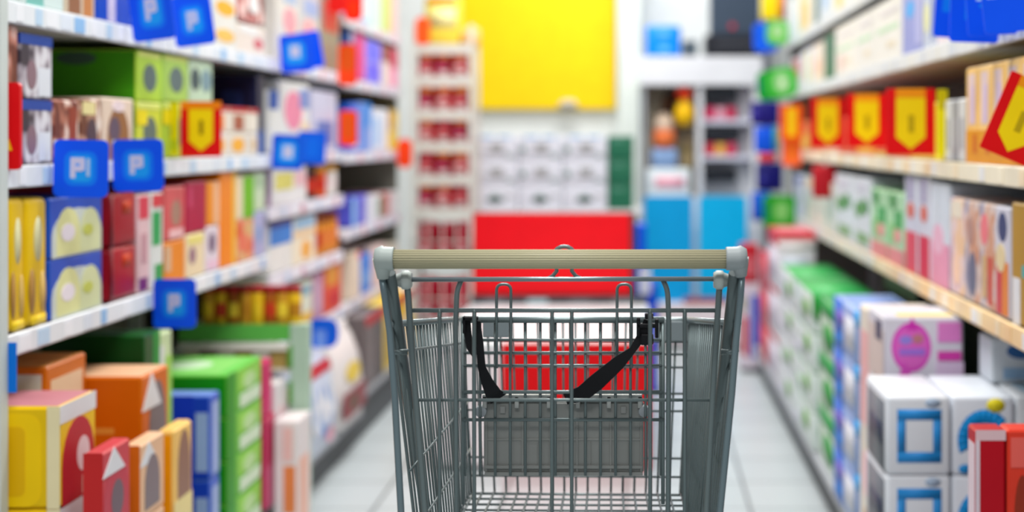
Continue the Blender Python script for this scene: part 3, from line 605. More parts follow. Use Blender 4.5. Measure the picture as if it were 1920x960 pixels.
# ---------------------------------------------------------------- left side, third bay and far bay
M1, M2, M3, M4, M5 = S1, 1.16, 0.985, 0.765, 0.54
G = 0.005
A = 'in the third left bay'
pack(f'pale cream carton with pink oval on top shelf {A}', 'carton', Lp, 518, 560, -40, M1+G, (226, 222, 214), [('f', 'oval', .3, .35, .9, .7, (236, 160, 170)), ('f', 'rect', .3, .75, .9, .9, (170, 190, 220))])
pack(f'grey and pink carton on top shelf {A}', 'carton', Lp, 562, 600, -30, M1+G, (206, 206, 206), [('f', 'oval', .1, .3, .8, .6, (236, 170, 176)), ('f', 'rect', .2, .65, .9, .85, (160, 180, 220))])
pack(f'brown and grey carton on top shelf {A}', 'carton', Lp, 602, 637, -20, M1+G, (150, 140, 120), [('f', 'rect', .1, .5, .9, .9, (200, 60, 50))])
pack(f'blue and white tall carton on second shelf {A}', 'carton', Lp, 504, 522, 0, M2+G, (226, 226, 222), [('f', 'rect', 0, .7, 1, 1, (20, 80, 170))], h=0.20)
pack(f'white carton with pink picture on second shelf {A}', 'carton', Lp, 524, 580, 150, M2+0.05, (232, 232, 230), [('f', 'oval', .15, .15, .75, .85, (240, 140, 170)), ('f', 'rect', .65, .55, .98, .9, (120, 140, 200)), ('f', 'rect', .7, .1, .98, .3, (240, 214, 180))], scol=(214, 214, 210))
pack(f'flat white carton under the pink picture carton', 'carton', Lp, 524, 580, 0, M2+G, (240, 240, 240), [('f', 'rect', .1, .2, .9, .5, (220, 220, 226))], h=0.044)
pack(f'lavender white carton on second shelf {A}', 'carton', Lp, 584, 632, 168, M2+G, (200, 200, 226), [('f', 'rect', .2, .1, .8, .5, (90, 120, 190))])
pack(f'white carton with yellow sticker on third shelf {A}', 'carton', Lp, 508, 575, 0, M3+G, (238, 236, 236), [('f', 'rect', .1, .4, .6, .85, (226, 216, 110)), ('f', 'rect', .65, .45, .98, .85, (240, 190, 196)), ('s', 'rect', 0, 0, 1, 1, (170, 130, 170))], h=0.125, scol=(170, 130, 170))
for i, (a, c) in enumerate(((586, (60, 20, 20)), (606, (226, 90, 30)), (626, (232, 226, 220)))):
    jar(f'{ORD[i]} red and yellow can on third shelf {A}' if i < 2 else f'white can with red foot on third shelf {A}', 'can', Lp, yof(Lp, a)+.05, 0.042, M3+G, 0.12, c, (236, 170, 60) if i else (60, 30, 30), (206, 50, 30) if i < 2 else (236, 220, 220), name='can', part='rim')
pack(f'blue-topped white box on fourth shelf {A}', 'box', Lp, 506, 548, 0, M4+G, (236, 236, 232), [('f', 'rect', 0, .55, 1, .9, (40, 130, 214)), ('f', 'rect', 0, .9, 1, 1, (10, 60, 150))], h=0.165)
pack(f'white box with orange picture on fourth shelf {A}', 'box', Lp, 550, 592, 0, M4+G, (244, 232, 206), [('f', 'oval', .35, .08, .75, .5, (246, 170, 40)), ('f', 'rect', .05, .75, .95, .98, (150, 190, 220)), ('f', 'rect', .05, .6, .95, .7, (240, 200, 150))], h=0.165)
for i, a in enumerate((597, 613, 629)):
    jar(f'{ORD[i]} brown and orange can on fourth shelf {A}', 'can', Lp, yof(Lp, a)+.045, 0.042, M4+G, 0.155, (226, 140, 40), (150, 70, 20), (190, 30, 20) if i == 0 else (230, 130, 60), group='brown and orange cans', name='can', part='rim')
pack(f'teal and white low box on fifth shelf {A}', 'box', Lp, 506, 552, 0, M5+G, (206, 222, 206), [('f', 'rect', .05, .6, .95, .95, (130, 180, 190)), ('f', 'rect', .1, .05, .9, .3, (240, 200, 60))], h=0.16)
pack(f'white and yellow low box on fifth shelf {A}', 'box', Lp, 554, 586, 0, M5+G, (226, 230, 210), [('f', 'rect', .05, .02, .95, .3, (240, 190, 50)), ('f', 'rect', .1, .7, .9, .9, (120, 170, 190))], h=0.16)
pack(f'mauve box on fifth shelf {A}', 'box', Lp, 588, 606, 0, M5+G, (190, 140, 170), [('f', 'rect', .2, .2, .8, .8, (206, 170, 196))], h=0.17)
pack(f'red and orange box on fifth shelf {A}', 'box', Lp, 608, 640, 0, M5+G, (226, 70, 30), [('f', 'rect', .1, .55, .8, .95, (226, 150, 40)), ('f', 'rect', .3, .1, .9, .4, (206, 20, 40))], h=0.185)
# bags on the bottom deck of the third bay
pouch('large blue and white bag with red top at the foot of the third left bay', 'bag', Bp, 0, 0, 0, DK0, (206, 216, 236), [('sticker', 'rect', .05, .70, .95, .80, (190, 30, 50)), ('sticker', 'oval', .15, .15, .85, .6, ('mix', (130, 160, 220), (206, 220, 240), (240, 240, 246), 10)), ('sticker', 'oval', .55, .05, .8, .2, (236, 170, 190))], h=0.365, ya=5.16, yb=5.74, depth=0.17, name='laundry_bag')
pouch('white bag with yellow spot and brown-red foot beside the blue bag', 'bag', Bp, 0, 0, 0, DK0, (232, 226, 224), [('sticker', 'oval', .25, .42, .8, .62, (240, 210, 70)), ('sticker', 'rect', .05, .1, .95, .36, (150, 40, 50)), ('sticker', 'oval', .3, .14, .6, .3, (90, 70, 30))], h=0.365, ya=5.78, yb=6.3, depth=0.17, name='laundry_bag')
# far bay
Fb = 'in the far left bay'
D0 = 0.202
def fr(rows, z, where):
    for (desc, cat, a, b, h, c, dec) in rows: pack(f'{desc} on {where} {Fb}', cat, Lp, a, b, 0, z+G, c, dec, h=h)
fr([('pale blue carton', 'carton', 656, 692, .22, (170, 200, 240), [('f', 'rect', .5, .1, .95, .9, (226, 236, 246))]), ('mint carton', 'carton', 694, 716, .2, (206, 240, 226), []), ('lime edged carton', 'carton', 718, 732, .2, (206, 220, 120), []), ('rose carton', 'carton', 734, 746, .2, (226, 196, 200), [])], 1.70, 'top shelf')
fr([('blue and grey carton', 'carton', 656, 664, .2, (60, 110, 200), [('f', 'rect', 0, .7, 1, 1, (150, 160, 190))]), ('magenta carton', 'carton', 666, 684, .2, (206, 40, 140), [('f', 'rect', .6, .1, 1, .9, (236, 90, 150))]), ('violet carton with two blocks', 'carton', 686, 714, .19, (150, 146, 240), [('f', 'rect', .1, .05, .9, .45, (110, 100, 240)), ('f', 'rect', .1, .55, .9, .95, (110, 110, 250))]),
    ('white carton with red top', 'carton', 716, 732, .19, (230, 214, 206), [('f', 'rect', .0, .6, 1, 1, (150, 80, 70))]), ('pink and crimson carton', 'carton', 734, 746, .19, (244, 150, 190), [('f', 'rect', 0, .5, 1, 1, (206, 40, 90))])], 1.45, 'second shelf')
fr([('deep blue carton', 'carton', 656, 672, .2, (30, 100, 220), [('f', 'rect', .1, .1, .9, .3, (240, 240, 246))]), ('sky blue and white carton', 'carton', 674, 696, .21, (110, 150, 226), [('f', 'rect', .4, .5, 1, 1, (0, 130, 220))]), ('white and pale blue carton', 'carton', 698, 728, .19, (226, 230, 240), [('f', 'rect', .1, .1, .4, .8, (150, 196, 244))]), ('yellow carton', 'carton', 730, 746, .19, (246, 206, 20), [('f', 'rect', .0, .5, .3, 1, (180, 100, 60)), ('f', 'oval', .3, .4, .8, .7, (244, 220, 130))])], 1.15, 'third shelf')
fr([('low blue box', 'box', 660, 696, .12, (90, 90, 210), [('f', 'rect', .0, .0, .2, 1, (130, 190, 240)), ('f', 'rect', .7, 0, 1, 1, (214, 216, 234))]), ('low white and green box', 'box', 698, 716, .11, (220, 222, 226), [('f', 'rect', .6, .1, 1, .9, (110, 150, 120))]), ('low brown-red box', 'box', 718, 732, .11, (180, 100, 90), [('f', 'rect', .7, 0, 1, 1, (240, 190, 196))]), ('low white box', 'box', 734, 746, .11, (226, 222, 226), [])], 0.84, 'fourth shelf')
fr([('cream box with red tip', 'box', 660, 676, .19, (240, 222, 200), [('f', 'rect', .6, .85, 1, 1, (230, 50, 30))]), ('blue and white box', 'box', 678, 696, .16, (40, 130, 230), [('f', 'oval', .2, .2, .8, .6, (130, 180, 240))]), ('pinkish box', 'box', 698, 722, .18, (236, 210, 206), []), ('beige box', 'box', 724, 746, .16, (214, 206, 190), [])], 0.54, 'fifth shelf')
for i in range(6):
    Y = 6.42+i*0.235
    pack(f'{ORD[i]} ' + ('grey brown', 'dark grey', 'yellow', 'yellow', 'golden', 'white and yellow')[i] + f' red-topped carton on bottom deck {Fb}', 'carton', XLB, 0, 0, 0, D0, ((120, 110, 110), (90, 84, 84), (236, 206, 90), (240, 200, 20), (246, 196, 10), (230, 222, 200))[i],
         [('f', 'rect', 0, .86, 1, 1, (200, 30, 40)), ('f', 'rect', .2, .1, .8, .6, ((140, 130, 130), (110, 100, 100), (200, 170, 60), (232, 226, 226), (240, 226, 230), (240, 206, 40))[i])], h=0.29, ya=Y, yb=Y+0.22, depth=0.2)

# ---------------------------------------------------------------- shelf flags
BL, BL2 = (0, 86, 250), (20, 160, 255)
def plate(name, label, cat, P0, P1, Y, col, dec, group=None, tilt=0, yaw=0, rad=0.12, th=0.003, clip=None, bev=True):
    a, b = at(P0[0], P0[1], Y), at(P1[0], P1[1], Y); c = (a+b)/2; W = abs(b.x-a.x); H = abs(a.z-b.z)
    if clip and abs(tilt) < 15:
        if clip[0] < 0 and Y < 7.8: c.x = max(c.x, -1.1735+W/2+abs(math.sin(math.radians(tilt)))*H/2)
        if clip[0] > 0 and Y < 8.1: c.x = min(c.x, 0.7485-W/2-abs(math.sin(math.radians(tilt)))*H/2)
    t = thing(name, label, cat, c, group); t.rotation_euler = (0, math.radians(tilt), math.radians(yaw))
    bm = bmesh.new(); ms = [mat(col, 0.4)]; q = rad*min(W, H); out = []
    for (sx, sz, a0) in ((1, 1, 0), (-1, 1, 90), (-1, -1, 180), (1, -1, 270)):
        for k in range(5):
            an = math.radians(a0+22.5*k); out.append((sx*(W/2-q)+q*math.cos(an), 0, sz*(H/2-q)+q*math.sin(an)))
    poly(bm, out, (0, -1, 0), th, 0)
    bm.faces.new([v for v in bm.verts if abs(v.co.y) < 1e-6])
    for i, (kind, u0, v0, u1, v1, col2) in enumerate(dec):
        m = mat(col2, 0.4)
        if m not in ms: ms.append(m)
        for S in shape(kind, u0, v0, u1, v1):
            poly(bm, [(-W/2+u*W, -th+0.0001, -H/2+v*H) for u, v in S], (0, -1, 0), 0.0004*(i+1), ms.index(m))
    obj('card', bm, ms, t)
    if clip:
        s, cz = clip; bm = bmesh.new()
        x0, x1 = sorted((s*(W/2-0.012), s*(W/2+0.0015))); box(bm, x0, -0.001, cz*H-0.008, x1, 0.008, cz*H+0.008, 0, 0.001)
        obj('clip', bm, mat((220, 226, 230), 0.3), t)
    return t
MK = (206, 206, 240)
def mark(u, v, s):       # little pale printed mark: a stem with a bowl
    return [('rect', u-.16*s, v-.22*s, u-.05*s, v+.2*s, MK), ('rect', u-.08*s, v+.08*s, u+.14*s, v+.2*s, MK), ('rect', u+.04*s, v-.06*s, u+.15*s, v+.14*s, MK), ('rect', u-.08*s, v-.08*s, u+.10*s, v+.03*s, MK)]
def mark2(u, v, s): return mark(u-.05, v, s)+[('rect', u+.13*s, v-.18*s, u+.2*s, v+.18*s, (170, 200, 244))]
INN = [('round', .2, .2, .8, .8, (0, 124, 255)), ('round', .29, .27, .72, .73, BL2)]
fg = 'blue square shelf flags'
plate('shelf_flag', 'square blue flag with pale mark, left of the pair on the left second shelf', 'shelf flag', (96, 262), (199, 370), 3.2, BL, INN+mark2(.5, .52, .85), fg, 1, clip=(-1, .42))
plate('shelf_flag', 'square blue flag with pale mark, right of the pair on the left second shelf', 'shelf flag', (206, 261), (301, 359), 3.56, BL, INN+mark(.48, .52, .85), fg, -1, clip=(-1, .42))
plate('shelf_flag', 'square blue flag hanging alone on the left third shelf edge', 'shelf flag', (286, 523), (366, 615), 3.86, BL, INN+mark(.5, .52, .85), fg, 0, clip=(-1, .3))
plate('shelf_flag', 'tilted blue flag cut by the photo top, nearer of two on the top left shelf', 'shelf flag', (238, -32), (318, 76), 3.66, BL, INN+mark(.5, .55, .9), fg, -7, clip=(-1, -.1))
plate('shelf_flag', 'tilted blue flag cut by the photo top, farther of two on the top left shelf', 'shelf flag', (314, -10), (389, 86), 3.99, BL, INN+mark(.5, .5, .85), fg, -8, clip=(-1, -.1))
plate('shelf_flag', 'blue flag with white mark on the top edge of the third left bay', 'shelf flag', (521, 64), (581, 136), 5.2, BL, [('round', .18, .22, .78, .8, BL2), ('rect', .33, .4, .62, .7, MK)], fg, -4, clip=(-1, -.2))
plate('shelf_flag', 'plain blue flag behind the marked one, top edge of the third left bay', 'shelf flag', (545, 60), (602, 130), 5.34, BL, [], fg, -10, clip=(-1, -.2))
plate('shelf_flag', 'blue flag with white mark on the second shelf edge of the third left bay', 'shelf flag', (507, 252), (565, 318), 5.09, (0, 96, 232), [('round', .2, .2, .8, .8, BL2), ('rect', .36, .33, .68, .68, MK)], fg, 3, clip=(-1, .3))
plate('shelf_flag', 'plain blue flag right of the marked one, second edge of the third left bay', 'shelf flag', (553, 246), (606, 308), 5.47, (0, 96, 232), [('round', .3, .2, .75, .8, (0, 110, 240))], fg, 3, clip=(-1, .3))
plate('shelf_flag', 'blue rounded flag low on the fifth shelf edge of the third left bay', 'shelf flag', (571, 597), (632, 652), 5.62, (0, 92, 220), [('rect', .3, .0, .62, .6, (110, 150, 230))], fg, 0, rad=.35, clip=(-1, .2))
plate('shelf_flag', 'narrow bright blue flag at the left photo edge below the third shelf', 'shelf flag', (2, 642), (27, 736), 2.95, (0, 116, 220), [], None, 0, rad=.05, clip=(-1, .4))
RD, YL = (230, 0, 10), (250, 214, 0)
ARR = [('arrow', .2, .1, .8, .92, YL), ('rect', .0, .86, 1, 1, (244, 130, 10)), ('rect', .46, .4, .56, .66, (150, 120, 0))]
plate('arrow_sign', 'red sign with yellow down arrow on the left second shelf', 'price sign', (336, 190), (412, 294), 4.09, RD, ARR, None, 0, rad=.03, clip=(-1, -.4))
plate('promo_strip', 'narrow yellow strip left of the red arrow sign on the left second shelf', 'price sign', (318, 192), (335, 292), 4.04, (236, 220, 0), [('rect', .2, .1, .8, .3, (190, 200, 30))], None, 0, rad=.03)
plate('arrow_sign', 'red sign turned almost edge on at the left photo edge', 'price sign', (14, 155), (42, 318), 2.99, (224, 0, 10), [('tri', 0, .22, .5, .36, (250, 190, 0))], None, 0, rad=.3, th=0.012)
OR, OR2 = (250, 66, 10), (236, 30, 30)
for lab, P0, P1, Y, dec, r in (("orange and red tag at the third left bay's far end, top shelf", (628, 82), (664, 160), 6.22, [('round', .15, .35, .85, .95, (226, 84, 10))], .25),
    ("orange and red tag at the third left bay's far end, second shelf", (631, 207), (666, 274), 6.24, [('round', .2, .2, .8, .9, (230, 84, 0))], .25),
    ('orange tag at the far end of the third shelf before the wire rack', (745, 260), (773, 315), 7.72, [], .45),
    ('red tag cut by the photo top, nearer of two on the third left bay', (616, -30), (648, 24), 6.0, [], .3),
    ('orange-red tag cut by the photo top, farther of two on the third left bay', (645, -26), (680, 40), 6.32, [('round', .2, .1, .8, .6, (250, 50, 0))], .4)):
    plate('price_tag', lab, 'price tag', P0, P1, Y, OR if 'red tag cut' not in lab else (240, 20, 10), dec, None, 0, rad=r, clip=(-1, .3))

# ---------------------------------------------------------------- wire rack of red packs at the end of the left shelving
RY = 8.0; rx0, rx1 = at(776, 0, RY).x, at(884, 0, RY).x; WR = mat((222, 222, 214), 0.4)
rk = thing('wire_rack', 'white wire rack with tiers of red packets at the end of the left shelving', 'rack', (rx0, RY, 0)); rw = rx1-rx0
for (x, y) in ((0, 0), (rw, 0), (0, .3), (rw, .3)):
    bm = bmesh.new(); box(bm, x-.011, y-.011, 0, x+.011, y+.011, 1.78); obj('post', bm, WR, rk)
TZ = [ZY(y, RY) for y in (88, 148, 212, 272, 334, 394)]
for z in TZ:
    bm = bmesh.new(); box(bm, 0.011, -0.012, z-0.035, rw-0.011, 0.0, z+0.012); 
    for k in range(7): tube(bm, [(0.012+(rw-.024)*k/6, -0.004, z-0.004), (0.012+(rw-.024)*k/6, 0.3, z-0.004)], 0.003, 6)
    obj('tier', bm, WR, rk)
for z0, z1 in ((0.59, 0.80), (0.30, 0.52)):
    bm = bmesh.new()
    for k in range(5): x = 0.0+rw*k/4; tube(bm, [(x, -0.015, z0), (x, -0.015, z1)], 0.0035, 6)
    for k in range(3): z = z0+(z1-z0)*k/2; tube(bm, [(0, -0.018, z), (rw, -0.018, z)], 0.0035, 6)
    for k in range(7): tube(bm, [(0.012+(rw-.024)*k/6, -0.015, z0), (0.012+(rw-.024)*k/6, 0.3, z0)], 0.003, 6)
    obj('wire_bin', bm, WR, rk)
REDP = [('mix', (150, 10, 30), (200, 30, 60), (226, 130, 130), 16), ('mix', (120, 30, 40), (206, 20, 50), (190, 90, 130), 18), ('mix', (190, 10, 30), (214, 40, 50), (236, 190, 190), 16)]
tn = ['topmost', 'second', 'third', 'fourth', 'fifth', 'sixth']
def rpack(label, x, y, z, wd, h, dp, c, top):
    bm = bmesh.new(); box(bm, 0, 0, 0, wd, dp, h, 0, 0.012, 2); ms = [mat(c, 0.35), mat(top, 0.4), mat((226, 206, 206), 0.4)]
    poly(bm, [(wd*.12, -1e-4, h*.78), (wd*.88, -1e-4, h*.78), (wd*.88, -1e-4, h*.97), (wd*.12, -1e-4, h*.97)], (0, -1, 0), 0.0006, 1)
    poly(bm, [(wd*.2, -1e-4, h*.08), (wd*.8, -1e-4, h*.08), (wd*.8, -1e-4, h*.3), (wd*.2, -1e-4, h*.3)], (0, -1, 0), 0.0006, 2)
    o = obj('packet', bm, ms, None, True, (x, y, z)); tag(o, label, 'packet', 'red packets on the wire rack')
pos = ['left', 'middle', 'right']
for ti, z in enumerate(TZ[1:]):
    for k in range(3):
        wd = (rw-.03)/3; rpack(f'{pos[k]} red packet on {tn[ti+1]} tier of the wire rack', rx0+0.015+wd*k+0.002, RY+0.02, z+0.0, wd-0.004, 0.135, 0.2, REDP[(ti+k) % 3], (246, 150, 10) if (ti+k) % 3 != 0 or ti in (0, 1) else (206, 30, 50))
for bi, (z0, hh) in enumerate(((0.59, .20), (0.30, .21))):
    for k in range(3):
        wd = (rw-.03)/3; rpack(f'{pos[k]} dark red bag in the {("upper", "lower")[bi]} wire bin of the rack', rx0+0.015+wd*k+0.002, RY+0.02, z0+.0035, wd-0.004, hh-0.01*(k % 2), 0.2, ('mix', (140, 0, 24), (186, 0, 36), (220, 60, 90), 14), (170, 10, 40))
bm = bmesh.new(); wd = rw*.62; box(bm, 0, 0, 0, wd, .15, .26, 0, .02, 2); ms = [mat((252, 226, 80), .35), mat((255, 246, 170), .35), mat((240, 120, 60), .4)]
poly(bm, [(wd*.15, -1e-4, .1), (wd*.9, -1e-4, .1), (wd*.9, -1e-4, .2), (wd*.15, -1e-4, .2)], (0, -1, 0), .0006, 1); poly(bm, [(wd*.1, -1e-4, .22), (wd*.9, -1e-4, .22), (wd*.9, -1e-4, .25), (wd*.1, -1e-4, .25)], (0, -1, 0), .0006, 2)
tag(obj('bag', bm, ms, None, True, (rx0+.045, RY+.05, TZ[0])), 'pale yellow bag on the top tier of the wire rack', 'bag')
bm = bmesh.new(); box(bm, 0, 0, 0, .09, .12, .10, 0, .02, 2)
tag(obj('pouch', bm, [mat((250, 200, 120), .35)], None, True, (rx0+.045+wd+.005, RY+.05, TZ[0])), 'peach pouch right of the yellow bag on the wire rack', 'pouch')
plate('price_tag', 'orange tag on the left post of the wire rack near the top', 'price tag', (779, 32), (806, 84), RY-.013, (255, 90, 20), [], None, 0, rad=.4)

# ---------------------------------------------------------------- back of the aisle
# yellow board on the back wall
yb_ = thing('wall_board', 'large plain yellow board on the back wall', 'board', (at(1010, 0, 9.95).x, 9.96, ZY(205, 9.95)))
a, b = at(862, 205, 9.95).x, at(1155, 205, 9.95).x; c0 = yb_.location.x
bm = bmesh.new(); box(bm, a-c0, -0.01, 0, b-c0, 0.038, 1.3, 0, .004); obj('panel', bm, mat((255, 216, 0), .5), yb_)
bm = bmesh.new(); x = at(1065, 0, 9.95).x-c0; tube(bm, [(x-.06, -.03, .015), (x-.02, -.03, .035), (x+.03, -.03, .035), (x+.06, -.03, .015)], [.01, .025, .025, .01], 10); box(bm, x-.02, -.03, .0, x+.02, -.005, .02); obj('catch', bm, mat((206, 200, 190), .4), yb_)
# white counter with the wall of cases on it
t = thing('counter', 'white counter carrying the stacked white and green cases', 'counter', (at(1037, 0, 8.42).x, 8.4, 0)); hw = .455
bm = bmesh.new(); box(bm, -hw, 0, 0.06, hw, .55, .80, 0, .004); obj('body', bm, mat((226, 228, 228), .5), t)
bm = bmesh.new(); box(bm, -hw+.01, .02, 0, hw-.01, .53, .06); obj('plinth', bm, mat((90, 92, 94), .5), t)
bm = bmesh.new(); box(bm, -hw-.01, -.01, .80, hw+.01, .56, .835, 0, .004); obj('worktop', bm, mat((236, 236, 238), .4), t)
cx0, cx1 = at(888, 0, 8.43).x, at(1139, 0, 8.43).x; cw = (cx1-cx0)/3
rn = ['bottom', 'middle', 'top']; cn = ['left', 'middle', 'right']
for r_ in range(3):
    z = .836+r_*.130
    for k in range(3):
        bm = bmesh.new(); W, H = cw-.004, 0.129; box(bm, 0, 0, 0, W, .3, H, 0, .006, 2); ms = [mat((224, 228, 238), .4), mat((130, 160, 150), .4), mat((170, 172, 172), .4), mat((120, 180, 236), .4), mat((90, 134, 118), .4)]
        def q(kind, u0, v0, u1, v1, mi):
            for S in shape(kind, u0, v0, u1, v1): poly(bm, [(u*W, -1e-4, v*H) for u, v in S], (0, -1, 0), .0006, mi)
        if r_ > 0: q('oval', .04, .3, .16, .6, 4); q('oval', .3, .28, .75, .42, 2); q('oval', .35, .45, .68, .72, 2); q('rect', .72, .14, .92, .24, 1)
        else: q('oval', .34, .25, .62, .62, 4); q('oval', .28, .3, .7, .5, 1); q('rect', .7, .5, .9, .6, 2)
        if r_ == 2: q('rect', .12, .9, .45, .99, 3); q('rect', .55, .9, .85, .99, 3)
        tag(obj('paper_case', bm, ms, None, True, (cx0+cw*k+.002, 8.43, z)), f'white case with grey-green print, {cn[k]} of the {rn[r_]} row on the counter', 'case', 'white cases stacked on the counter')
    bm = bmesh.new(); W = at(1188, 0, 8.43).x-cx1-.004; box(bm, 0, 0, 0, W, .3, 0.129, 0, .005, 2); ms = [mat((40, 112, 84), .4), mat((100, 160, 140), .4)]
    poly(bm, [(W*.15, -1e-4, .1), (W*.6, -1e-4, .1), (W*.6, -1e-4, .108), (W*.15, -1e-4, .108)], (0, -1, 0), .0006, 1)
    tag(obj('paper_case', bm, ms, None, True, (cx1+.003, 8.43, z)), f'dark green case at the right end of the {rn[r_]} row on the counter', 'case', 'green cases stacked on the counter')
# chest counter with red front, and the red board standing on its back edge
CX0, CX1, CY0, CY1, CZ = -.75, .032, 5.82, 7.2, .475
t = thing('chest_freezer', 'low white chest with a red front panel, ahead of the cart', 'chest freezer', ((CX0+CX1)/2, CY0, 0)); hw = (CX1-CX0)/2; L = CY1-CY0
bm = bmesh.new(); box(bm, -hw, 0, .02, hw, L, CZ-.03, 0, .008, 2); obj('body', bm, mat((244, 234, 236), .35), t)
bm = bmesh.new(); box(bm, -hw-.006, -.012, CZ-.032, hw+.006, L-.1, CZ, 0, .01, 2); box(bm, -hw+.06, .1, CZ-.002, hw-.06, L-.2, CZ+.006, 0, .003); obj('lid', bm, mat((246, 250, 250), .22), t)
bm = bmesh.new(); box(bm, -hw+.247, -.022, .008, hw+.006, -.0125, CZ-.004, 0, .003); obj('front_panel', bm, mat((226, 0, 12), .4), t)
bm = bmesh.new(); box(bm, -hw, L-.098, CZ-.032, hw, L, CZ+.03, 0, .003); obj('rear_ledge', bm, mat((64, 70, 76), .4), t)
for k in range(4):
    bm = bmesh.new(); x = -hw+.06+k*.19; box(bm, x, L-.1005, CZ+.004, x+.09, L-.097, CZ+.024); obj('ledge_plate', bm, mat(((110, 116, 122), (170, 200, 206), (100, 106, 112), (120, 124, 130))[k], .3), t)
ra, rb = at(888, 400, 7.15), at(1182, 556, 7.15)
t = thing('sign_board', 'plain red board standing on the back edge of the white chest', 'board', ((ra.x+rb.x)/2, 7.15, CZ+.031)); W = (rb.x-ra.x)/2; Hh = ra.z-(CZ+.031)
bm = bmesh.new(); box(bm, -W, -.01, .006, W, .008, Hh, 0, .002); obj('panel', bm, mat((232, 0, 20), .45), t)
bm = bmesh.new(); box(bm, -W-.006, .009, 0, W+.024, .022, Hh+.004, 0, .002); obj('frame', bm, mat((58, 54, 60), .5), t)
# blue bin
t = thing('bin', 'slim blue bin with white sticker between the red board and the sky blue panels', 'bin', (.03, 7.6, 0))
bm = bmesh.new(); box(bm, -.055, 0, 0, .055, .28, .52, 0, .008, 2); obj('body', bm, mat((0, 70, 206), .4), t)
bm = bmesh.new(); box(bm, -.05, .02, .521, -.0, .2, .80, 0, .006, 2); obj('tall_back', bm, mat((0, 84, 224), .4), t)
bm = bmesh.new(); box(bm, -.035, -.002, .47, .02, .0, .60, 0); box(bm, -.035, -.002, .47, .02, .019, .475); obj('sticker', bm, mat((214, 220, 236), .4), t)
# low plinth and two sky-blue panels
t = thing('platform', 'low white platform under the two sky blue panels', 'platform', (.31, 9.2, 0))
bm = bmesh.new(); box(bm, -.34, 0, .03, .40, .3, .255, 0, .005); obj('top_box', bm, mat((240, 226, 230), .4), t)
bm = bmesh.new(); box(bm, -.31, .02, 0, .37, .28, .03); obj('foot', bm, mat((120, 124, 128), .5), t)
bm = bmesh.new(); box(bm, 0, 0, 0, .26, .1, .03, 0, .008, 2); tag(obj('tray', bm, mat((150, 6, 20), .4), None, True, (.25, 9.22, .2555)), 'dark red low tray on the white platform', 'tray')
for i, (x0, x1, c) in enumerate(((1207, 1299, (0, 166, 232)), (1310, 1401, (0, 186, 246)))):
    a, b = at(x0, 367, 9.36), at(x1, 367, 9.36); t = thing('panel_board', ('left', 'right')[i]+' sky blue rounded panel standing on the white platform', 'panel', ((a.x+b.x)/2, 9.36, .256), 'sky blue panels'); W = (b.x-a.x)/2; H = a.z-.256
    bm = bmesh.new(); q = .03; out = [(-W, 0, 0), (W*.97, 0, 0)]+[(W-q+q*math.cos(math.radians(k*15)), 0, H-q+q*math.sin(math.radians(k*15))) for k in range(7)]+[(-W+q-q*math.sin(math.radians(k*15)), 0, H-q+q*math.cos(math.radians(k*15))) for k in range(7)]
    poly(bm, out, (0, 1, 0), .025, 0); bm.faces.new([v for v in bm.verts if abs(v.co.y) < 1e-6]); obj('panel', bm, mat(c, .35), t)
    bm = bmesh.new(); box(bm, -.03, .026, 0, .03, .08, .12, 0, .003); obj('foot', bm, mat((200, 204, 210), .4), t)
# white display cabinet with two bays
KY = 9.56; t = thing('display_cabinet', 'tall white two-bay cabinet at the back of the aisle', 'cabinet', (.345, KY, 0)); k0, k1 = -.335, .375; KW = mat((232, 234, 240), .5)
def kb(name, x0, y0, z0, x1, y1, z1, m=KW): bm = bmesh.new(); box(bm, x0, y0, z0, x1, y1, z1, 0, .003); return obj(name, bm, m, t)
kb('back_panel', k0, .36, 0, .012, .38, 1.55, mat((236, 222, 196), .6)); kb('back_panel', .0305, .17, 0, k1-.051, .19, 1.529, mat((240, 242, 248), .6)); kb('back_panel', .013, .355, 0, k1, .38, 1.529); kb('side_panel', k0, 0, 0, k0+.022, .36, 1.53, mat((176, 182, 190), .4)); kb('side_panel', k1-.05, 0, 0, k1, .36, 1.53); kb('divider', -.005, 0, .0, .03, .36, 1.53)
kb('fascia', k0-.01, -.02, 1.53, k1+.01, .38, 1.70); kb('base', k0+.023, 0, 0, -.006, .355, .86); kb('base', .031, 0, 0, k1-.051, .169, .86)
def item(name, label, cat, bmf, m, loc, parent=None):
    bm = bmesh.new(); bmf(bm); o = obj(name, bm, m, parent, True, loc); return tag(o, label, cat) if not parent else o
X0 = .345
item('box', 'white box with pink print in the left bay of the white cabinet', 'box', lambda bm: (box(bm, -.13, 0, 0, .13, .14, .17, 0, .006, 2), poly(bm, [(-.08, -1e-4, .05), (.10, -1e-4, .05), (.10, -1e-4, .12), (-.08, -1e-4, .12)], (0, -1, 0), .0006, 1)), [mat((236, 246, 250), .4), mat((248, 180, 196), .4)], (X0-.175, KY+.03, .861))
item('folded_cloth', 'blue-grey folded cloth on the white box in the left cabinet bay', 'cloth', lambda bm: box(bm, -.08, 0, 0, .08, .12, .12, 0, .03, 3), mat((140, 170, 214), .8), (X0-.20, KY+.04, 1.032))
item('soft_bag', 'orange soft bag with cream top on the folded cloth', 'bag', lambda bm: (lathe(bm, [(.05, 0), (.068, .02), (.07, .07), (.06, .11)], seg=18), lathe(bm, [(.06, .11), (.06, .15), (.045, .19), (.02, .21)], seg=18, mi=1)), [mat((232, 120, 66), .6), mat((240, 214, 190), .6)], (X0-.20, KY+.10, 1.153))
def brown(bm): lathe(bm, [(.03, 0), (.06, .03), (.066, .12), (.05, .20), (.02, .24)], seg=18)
